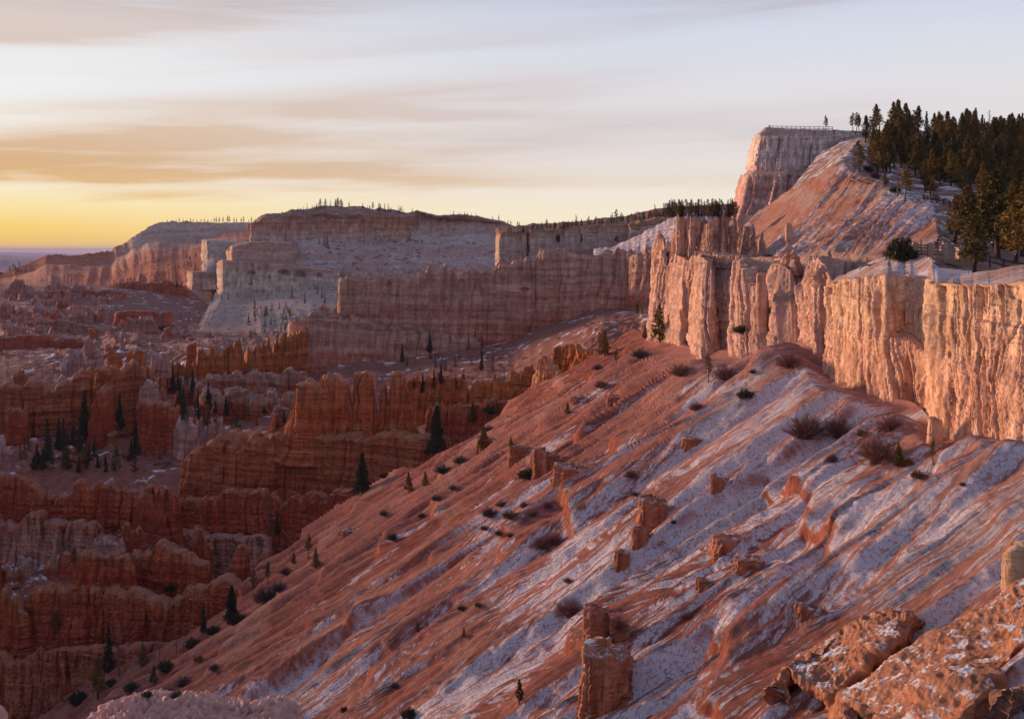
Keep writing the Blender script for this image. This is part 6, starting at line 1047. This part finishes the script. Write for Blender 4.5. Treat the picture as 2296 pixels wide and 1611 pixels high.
# --- bare bushes on the slope
BU = 'bushes on the slope'
for px_, py_, s_, k, lab in (
        (1278, 1378, 62, 'bare0', 'largest purple bare bush in the middle of the snowy slope'), (1215, 1226, 42, 'bare0', 'left half of a wide clump of dark bare brush on a snowy rib'), (1240, 1218, 40, 'bare0', 'right half of a wide clump of dark bare brush on a snowy rib'), (1097, 1156, 34, 'bare0', 'dark bare bush at the top of the snowfield'), (1123, 1134, 22, 'grey0', 'small bush just right of the top snowfield bush'), (1142, 1160, 30, 'green0', 'low spiky shrub at the top of the snowfield'), (1193, 1156, 24, 'bare0', 'round bare bush right of the spiky shrub'), (1226, 1138, 24, 'bare1', 'upright bare bush farther right on the snowfield'), (1174, 1136, 20, 'bare1', 'faint bare bush above the round one'),
        (1085, 1186, 18, 'grey0', 'small grey bush below the top snowfield bush'), (1118, 1198, 18, 'bare0', 'small bush in the snow, left one of a close pair'), (1142, 1202, 16, 'bare0', 'small bush in the snow, right one of a close pair'), (1034, 1366, 18, 'bare0', 'dark little bush on the lower snowy ribs'), (1072, 1358, 16, 'green0', 'green little bush on the lower snowy ribs'), (1414, 1068, 28, 'bare0', 'dark bush on the slope right of the broad rock face'), (1423, 1110, 16, 'bare0', 'small bush under it near the jagged stub'), (1510, 1172, 12, 'dark0', 'dot-like dark bush right of the jagged stub'),
        (991, 1058, 34, 'grey0', 'grey-blue bush on the upper left ridge'), (1030, 1036, 28, 'grey0', 'grey-blue bush a little farther up the ridge'), (1015, 1096, 18, 'grey0', 'grey tuft under the ridge line'), (979, 1120, 22, 'grey0', 'grey tuft on the red ribs'), (945, 1158, 16, 'grey0', 'tiny grey tuft on the red ribs'), (880, 1208, 26, 'grey0', 'pale grey bush on a bare rib, left of the slope'), (861, 1154, 20, 'grey0', 'grey bush above the pale one'), (1385, 1412, 50, 'bare1', 'reddish bare bush behind the orange fin'), (1183, 1070, 36, 'dark0', 'dark trailing shrub under the flat-topped stub'), (1272, 1304, 18, 'bare0', 'small dark bush above the largest purple bush'), (885, 1540, 18, 'grey0', 'grey tuft near the bottom, left of centre'), (772, 1594, 18, 'dark0', 'dark tuft at the bottom edge'), (919, 1606, 34, 'dark0', 'dark shrub cut by the bottom edge'),
        (1526, 840, 42, 'bare0', 'round bare bush under the lit hoodoo buttress'), (1625, 848, 48, 'bare0', 'spreading bare bush right of the spindly sapling'), (1687, 836, 16, 'grey0', 'small grey bush right of the spreading one'), (1767, 822, 52, 'bare1', 'reddish bare bush at the foot of the cliff recess'), (1669, 890, 32, 'dark0', 'dark trailing bush on the upper slope'), (1560, 918, 28, 'bare0', 'dark bare bush over the long tan ledge'), (1808, 978, 78, 'bare0', 'big dense purple bush, left of the row below the cliff'), (1878, 978, 66, 'bare1', 'big airy reddish bush in the middle of the row below the cliff'), (1963, 1034, 96, 'bare1', 'tallest reddish bush of the row below the cliff'), (1995, 964, 56, 'bare1', 'red bare bush close against the cliff'), (1865, 1034, 28, 'bare1', 'small reddish bush under the airy one'), (1932, 976, 26, 'green0', 'dark green shrub between the two tall reddish bushes'), (2057, 1070, 30, 'green0', 'green shrub on the pale mound under the cliff'), (2036, 1040, 24, 'green0', 'low green shrub beside the orange-tinged pine'), (2157, 1088, 14, 'bare0', 'small brown tuft on the pale mound'), (1539, 1386, 24, 'bare0', 'small bush on a brown rib right of centre'), (1663, 745, 30, 'dark0', 'dark shrub lodged in the cliff alcove'),
        (1348, 868, 26, 'green0', 'green shrub on the crest below the yellow-green pine'), (1435, 800, 36, 'grey0', 'dark brush along the upper crest'), (1340, 828, 22, 'grey0', 'grey brush on the crest'), (600, 1345, 56, 'grey0', 'large grey-blue bush on the lower ridge'), (625, 1322, 34, 'grey0', 'smaller grey bush behind the large grey-blue one'), (640, 1285, 26, 'grey0', 'grey brush near the little pine'), (1100, 925, 30, 'dark0', 'dark low shrub on the ridge beside the broad tawny pine'), (1095, 965, 22, 'grey0', 'grey shrub on the ridge above the leaning pine'), (860, 1070, 18, 'dark0', 'dark shrub right of the cone-shaped spruce'),
        (530, 1396, 34, 'dark0', 'dark brush at the foot of the shaggy spruce'), (480, 1420, 30, 'dark0', 'dark brush between the narrow fir and the spruce'), (430, 1448, 32, 'dark0', 'dark brush left of the narrow fir'), (370, 1500, 34, 'dark0', 'dark brush on the snowy strip'), (410, 1535, 34, 'grey0', 'bluish brush in a gully, lower left'), (395, 1560, 26, 'grey0', 'bluish brush lower in the same gully'), (480, 1500, 24, 'grey0', 'brush on the shaded ribs'), (445, 1480, 20, 'green0', 'twisted little green bush on the shaded ribs'), (295, 1545, 30, 'dark0', 'dark brush beside the round-crowned pine'), (175, 1572, 40, 'dark0', 'dark mat of brush at the bottom left'), (250, 1535, 24, 'dark0', 'dark brush above the snowy strip'), (330, 1560, 20, 'dark0', 'dark brush under the bushy dark pine')):
    plant(k, px_, py_, s_ * 0.95, 'bush', lab, 'bush', BU, wide=1.0)
# --- dots of scrub on the far talus and cliffs
SC = ['sdark0', 'sdark0', 'sgrey0']
scatter(70, [(690, 545), (1110, 530), (1110, 600), (760, 610), (680, 600)], (3.5, 8.5), SC, 'shrub', 'dark dot of scrub on the white talus under the plateau cliff', 'shrub', 'scrub on the white talus', 11)
scatter(30, [(300, 560), (450, 600), (440, 690), (280, 640), (120, 610)], (2.5, 5), SC, 'shrub', 'dot of scrub on the red slope of the far butte', 'shrub', 'scrub on the red butte', 12)
scatter(36, [(490, 670), (760, 660), (690, 700), (660, 760), (500, 760)], (3, 7), SC, 'shrub', 'dot of scrub on the talus below the pale arched block', 'shrub', 'scrub below the pale block', 13)
scatter(40, [(950, 790), (1180, 770), (1400, 700), (1420, 740), (1200, 830), (1000, 900), (930, 880)], (4, 11), SC, 'shrub', 'shrub on the talus under the window wall', 'shrub', 'shrubs under the window wall', 14)
scatter(24, [(20, 1020), (300, 1000), (400, 1010), (400, 1060), (60, 1062)], (6, 14), SC, 'shrub', 'shrub on the floor of the shaded hollow', 'shrub', 'shrubs in the shaded hollow', 15)
scatter(12, [(0, 594), (95, 590), (90, 612), (0, 618)], (6, 14), ['spon0', 'spon1', 'sdark0'], 'pine_tree', 'stunted tree on the low shoulder at the far left edge', 'tree', 'stunted trees at the far left', 16)
for px_ in (137, 146, 166, 200, 240): plant('spon1', px_, float(np.interp(px_, BUTX, BUTY)) + 1.0, rr_.uniform(5, 8), 'pine_tree', 'windswept dwarf pine on the crest of the red butte shoulder', 'pine tree', 'dwarf pines on the red shoulder')
for o in list(PROTO.values()):
    for ch in list(o.children): bpy.data.objects.remove(ch)
    bpy.data.objects.remove(o)
for k, v in COUNT.items(): print('planted', k, v)

# --- fences, railings, steps
def wood(name, c, r=0.8):
    m, t, b = principled(name, r); pos = t.new('ShaderNodeTexCoord').outputs['Object']
    n = t.noise(t.vm('MULTIPLY', pos, (2.0, 9.0, 9.0)), 1.0, 4.0); t.put(b.inputs['Base Color'], t.mix(n, tuple(q * 0.6 for q in c), tuple(min(1, q * 1.25) for q in c))); return m
LOG = wood('weathered log', (0.34, 0.22, 0.15)); DLOG = wood('dark log', (0.10, 0.07, 0.055)); IRON = principled('rail metal', 0.5, 0.3)[0]; IRON.node_tree.nodes['Principled BSDF'].inputs['Base Color'].default_value = (0.12, 0.09, 0.08, 1)
def stone():
    m, t, b = principled('mortared stone'); pos = t.new('ShaderNodeTexCoord').outputs['Object']
    v = t.new('ShaderNodeTexVoronoi'); v.inputs['Scale'].default_value = 4.5; t.put(v.inputs['Vector'], pos)
    t.put(b.inputs['Base Color'], t.mix(t.mapr(v.outputs['Distance'], 0.05, 0.3), (0.24, 0.16, 0.12), t.mix(t.sep(v.outputs['Color'])[0], (0.42, 0.27, 0.19), (0.50, 0.35, 0.26)))); return m
STONE = stone()
def empty(name, loc, label, cat, group=None):
    o = bpy.data.objects.new(name, None); C.objects.link(o); o.location = loc; return tag(o, label, cat, group)
def tube_obj(name, a, b, r0, r1, mat, parent, seg=10, org=Vector()):
    T = Tri(); a = np.array(a - org); b = np.array(b - org); k = 7; ts = np.linspace(0, 1, k)
    T.tube([a + (b - a) * t for t in ts], [r0 + (r1 - r0) * t for t in ts], 0, seg)
    return T.build(name, mat, parent, True)
def box_mesh(name, cen, dim, mat, parent, rz=0.0, taper=0.0, rough=0.0, n=4):
    """box with soft, slightly uneven faces"""
    g = np.linspace(-1, 1, n); fs_ = []; vs_ = []; k = 0
    for ax_ in range(3):
        for sg in (-1, 1):
            a, b = np.meshgrid(g, g, indexing='ij'); q = np.zeros((n, n, 3)); q[..., ax_] = sg; q[..., (ax_ + 1) % 3] = a; q[..., (ax_ + 2) % 3] = b
            vs_.append(q.reshape(-1, 3)); p = grid_polys(n, n) + k; fs_.append(p if sg > 0 else p[:, ::-1]); k += n * n
    V = np.concatenate(vs_); r = np.linalg.norm(V, axis=1, keepdims=True); V = V * (1 - 0.06 * (r - 1) / 0.73)
    if rough: V = V * (1 + rough * np.stack([pn(V[:, 0] * 2.3 + cen[0], V[:, 1] * 2.3, V[:, 2] * 2.3 + i * 9) for i in range(3)], -1))
    V[:, :2] *= (1 - taper * (V[:, 2:3] + 1) / 2); V = V * np.array(dim) / 2; c, s = math.cos(rz), math.sin(rz)
    V = np.stack([V[:, 0] * c - V[:, 1] * s, V[:, 0] * s + V[:, 1] * c, V[:, 2]], -1) + np.array(cen)
    return mesh_from(name, V, np.concatenate(fs_), mat, parent, False)
def rail_fence(name, pts, hgt, nposts, label, cat, mat, r, rails=(0.55, 0.95), square=False, group=None):
    """posts and rails along ground points (px, py)"""
    g = [hit(*p) for p in pts]; g = [q for q in g if q is not None]
    cum = [0.0]
    for a, b in zip(g, g[1:]): cum.append(cum[-1] + (b - a).length)
    at = lambda s_: Vector([np.interp(s_, cum, [q[i] for q in g]) for i in range(3)])
    o = empty(name, g[0], label, cat, group); ps = [at(cum[-1] * i / (nposts - 1)) for i in range(nposts)]; org = g[0]
    for p in ps: tube_obj('post', p - Vector((0, 0, 0.3)), p + Vector((0, 0, hgt * 1.05)), r * 1.3, r * 1.2, mat, o, 8, org)
    for f in rails:
        for a, b in zip(ps, ps[1:]): tube_obj('rail', a + Vector((0, 0, hgt * f)), b + Vector((0, 0, hgt * f)), r, r * 0.85, mat, o, 7, org)
    return o
def rail_line(name, P0, P1, hgt, nposts, label, cat, mat, r, rails):
    o = empty(name, P0, label, cat); 
    ps = [P0 + (P1 - P0) * (i / (nposts - 1)) for i in range(nposts)]
    for p in ps: tube_obj('post', p - Vector((0, 0, 0.4)), p + Vector((0, 0, hgt * 1.03)), r * 1.2, r * 1.2, mat, o, 6, P0)
    for f in rails:
        for a, b in zip(ps, ps[1:]): tube_obj('rail', a + Vector((0, 0, hgt * f)), b + Vector((0, 0, hgt * f)), r, r, mat, o, 6, P0)
    return o
V3 = lambda px, py, d: Vector(P(px, py, d))
rail_line('railing', V3(1722, 291, 402), V3(1866, 293, 398), 1.35, 15, 'long metal railing along the top of the lookout cliff', 'railing', IRON, 0.09, (0.5, 1.0))
rail_fence('railing', [(1918, 408), (1938, 412), (1955, 416), (1980, 424)], 1.2, 7, 'metal railing on the snowy ridge below the dead trees', 'railing', IRON, 0.05, (0.5, 0.98))
rail_fence('log_fence', [(2070, 449), (2090, 453), (2115, 458), (2141, 468)], 0.95, 7, 'dark log fence along the snowy trail at the forest edge', 'fence', DLOG, 0.10, (0.45, 0.88))
def terrace_fence():
    A = V3(2050, 573.5, 99); B = V3(2118, 575, 98); o = empty('stone_post_fence', A, 'log fence with rough stone posts lit orange on the overlook terrace', 'fence')
    ps = [A, A + (B - A) * 0.5, B]; Cn = V3(2112, 562, 110)
    for p, hh in zip(ps + [Cn], (1.28, 1.22, 1.2, 1.1)):
        q = p - A; box_mesh('stone_post', (q.x, q.y, hh / 2 - 0.2), (0.48, 0.48, hh + 0.4), STONE, o, 0.05, 0.06, 0.05, 6)
    for a, b in ((0, 1), (1, 2)):
        for zz in (0.22, 0.48, 0.78, 1.02):
            tube_obj('log_rail', ps[a] + Vector((0.15, -0.05, zz)), ps[b] + Vector((-0.15, -0.05, zz - 0.03)), 0.085, 0.075, LOG, o, 10, A)
    for zz in (0.5, 0.95): tube_obj('log_rail', ps[2] + Vector((0, 0.1, zz)), Cn + Vector((0, -0.1, zz)), 0.08, 0.07, LOG, o, 8, A)
    T = V3(2064, 571, 104); s_ = empty('sign_post', T, 'thin dark upright post behind the stone-post fence', 'post'); tube_obj('post', T - Vector((0, 0, 0.2)), T + Vector((0, 0, 1.5)), 0.06, 0.055, DLOG, s_, 8, T); box_mesh('cap', (0, 0, 1.5), (0.14, 0.14, 0.05), DLOG, s_)
    Q = V3(2155, 583, 99); k = empty('stone_pillar', Q, 'squat stone pillar half hidden by the pine beside the stairs', 'pillar'); box_mesh('shaft', (0, 0, 0.35), (0.9, 0.7, 1.5), STONE, k, 0.1, 0.08, 0.05, 6); box_mesh('cap', (0, 0, 1.14), (1.0, 0.8, 0.12), STONE, k, 0.1, 0.0, 0.04, 5)
terrace_fence()
def stairs():
    A = V3(2205, 608, 93); o = empty('stairway', A, 'timber-edged steps climbing behind the slender pine', 'stairs')
    for i in range(7):
        box_mesh('step', (0.28 - 0.42 * i * 0.55, 0.55 * i, 0.14 * i), (2.6, 0.5, 0.16), LOG, o, 0.12, 0, 0.02)
    up = Vector((-1.6, 4.0, 1.0)); rt = Vector((1.75, 0.1, 0.0))
    ps = [A + rt + up * f for f in (0.0, 0.35, 0.7, 1.0)] + [A + rt + Vector((1.5, -1.4, -0.35)), A + rt + Vector((2.9, -2.6, -0.6))]
    for p in ps: tube_obj('post', p - Vector((0, 0, 0.4)), p + Vector((0, 0, 1.05)), 0.09, 0.085, DLOG, o, 8, A)
    for a, b in ((0, 1), (1, 2), (2, 3), (0, 4), (4, 5)):
        for zz in (0.5, 0.95): tube_obj('handrail', ps[a] + Vector((0, 0, zz)), ps[b] + Vector((0, 0, zz)), 0.075, 0.07, DLOG, o, 8, A)
stairs()
def fallen_log():
    a = hit(1906, 404); b = hit(1944, 414)
    T = Tri(); n = 9; pts = [np.array(a + (b - a) * t + Vector((0, 0, 0.12 + 0.12 * math.sin(t * 7)))) - np.array(a) for t in np.linspace(0, 1, n)]
    T.tube(pts, [0.22 - 0.14 * t for t in np.linspace(0, 1, n)], 0, 8); o = T.build('fallen_log', DEADW, None, True); o.location = a
    tag(o, 'pale fallen log at the foot of the dead trees on the ridge', 'log')
    a = V3(1925, 604, 103.5); b = V3(1962, 588, 102); T = Tri(); pts = [np.array((b - a) * t + Vector((0, 0, 0.15 * math.sin(t * 5)))) for t in np.linspace(0, 1, n)]
    T.tube(pts, [0.05 + 0.10 * t for t in np.linspace(0, 1, n)], 0, 8)
    for t in (0.25, 0.5, 0.7): T.tube([pts[int(t * 8)], pts[int(t * 8)] + (-0.35, -0.2, 0.12)], [0.03, 0.01], 0, 5)
    o = T.build('fallen_log', DEADW, None, True); o.location = a; tag(o, 'dead root lying along the edge of the mound below the juniper', 'log')
fallen_log()
def person(px, py, d):
    base = V3(px, py, d); o = bpy.data.meshes.new('person')
    J = [(0, 0, 0.95), (0, 0, 1.15), (0, 0, 1.38), (0, 0, 1.50), (0, -0.01, 1.62), (0, -0.01, 1.72), (0.10, 0, 0.90), (0.11, -0.02, 0.50), (0.12, 0, 0.09), (0.13, -0.13, 0.04), (-0.10, 0, 0.90), (-0.11, -0.02, 0.50), (-0.12, 0, 0.09), (-0.13, -0.13, 0.04),
         (0.19, 0, 1.40), (0.24, -0.04, 1.13), (0.16, -0.22, 1.20), (0.10, -0.30, 1.25), (-0.19, 0, 1.40), (-0.24, -0.04, 1.13), (-0.16, -0.22, 1.20), (-0.10, -0.30, 1.25)]
    E = [(0, 1), (1, 2), (2, 3), (3, 4), (4, 5), (0, 6), (6, 7), (7, 8), (8, 9), (0, 10), (10, 11), (11, 12), (12, 13), (2, 14), (14, 15), (15, 16), (16, 17), (2, 18), (18, 19), (19, 20), (20, 21)]
    rad = [0.15, 0.14, 0.16, 0.06, 0.095, 0.07, 0.10, 0.065, 0.045, 0.04, 0.10, 0.065, 0.045, 0.04, 0.075, 0.05, 0.042, 0.035, 0.075, 0.05, 0.042, 0.035]
    o.from_pydata(J, E, []); ob = bpy.data.objects.new('person', o); C.objects.link(ob); ob.location = base; ob.rotation_euler = (0, 0, R(200))
    md = ob.modifiers.new('skin', 'SKIN'); 
    for v, r_ in zip(o.skin_vertices[0].data, rad): v.radius = (r_, r_ * 0.85); v.use_loose = False
    o.skin_vertices[0].data[0].use_root = True
    ob.modifiers.new('sub', 'SUBSURF').levels = 1
    m = principled('dark coat')[0]; m.node_tree.nodes['Principled BSDF'].inputs['Base Color'].default_value = (0.02, 0.02, 0.025, 1); o.materials.append(m)
    tag(ob, 'person in dark clothes standing at the railing on the lookout cliff edge', 'person')
    n = 10; a = np.linspace(0, 2 * np.pi, n, endpoint=False); rows = [(1.60, 0.098), (1.66, 0.106), (1.72, 0.098), (1.77, 0.06), (1.785, 0.005)]
    V = np.array([[(r_ * math.cos(q), 0.02 + r_ * math.sin(q), z_) for q in a] for z_, r_ in rows]).reshape(-1, 3)
    hm = principled('dark hair')[0]; hm.node_tree.nodes['Principled BSDF'].inputs['Base Color'].default_value = (0.03, 0.02, 0.015, 1)
    mesh_from('hair', V, grid_polys(5, n, True), hm, ob)
person(1725, 290.5, 404)
# --- the air
def haze():
    x, y0, y1, z0, z1 = 60000, -3200, 74000, -420, 75
    V = np.array([(sx * x, yy, zz) for sx in (-1, 1) for yy in (y0, y1) for zz in (z0, z1)], float)
    q = np.array([(0, 1, 3, 2), (4, 6, 7, 5), (0, 4, 5, 1), (2, 3, 7, 6), (0, 2, 6, 4), (1, 5, 7, 3)])
    m = bpy.data.materials.new('air'); m.use_nodes = True; t = NT(m.node_tree); t.n.clear(); o = t.new('ShaderNodeOutputMaterial'); pv = t.new('ShaderNodeVolumePrincipled')
    pv.inputs['Color'].default_value = (0.60, 0.62, 0.98, 1); pv.inputs['Density'].default_value = 0.000028; pv.inputs['Anisotropy'].default_value = 0.0
    t.l.new(pv.outputs[0], o.inputs['Volume'])
    tag(mesh_from('haze', V, q, m, smooth=False), kind='stuff')
haze()
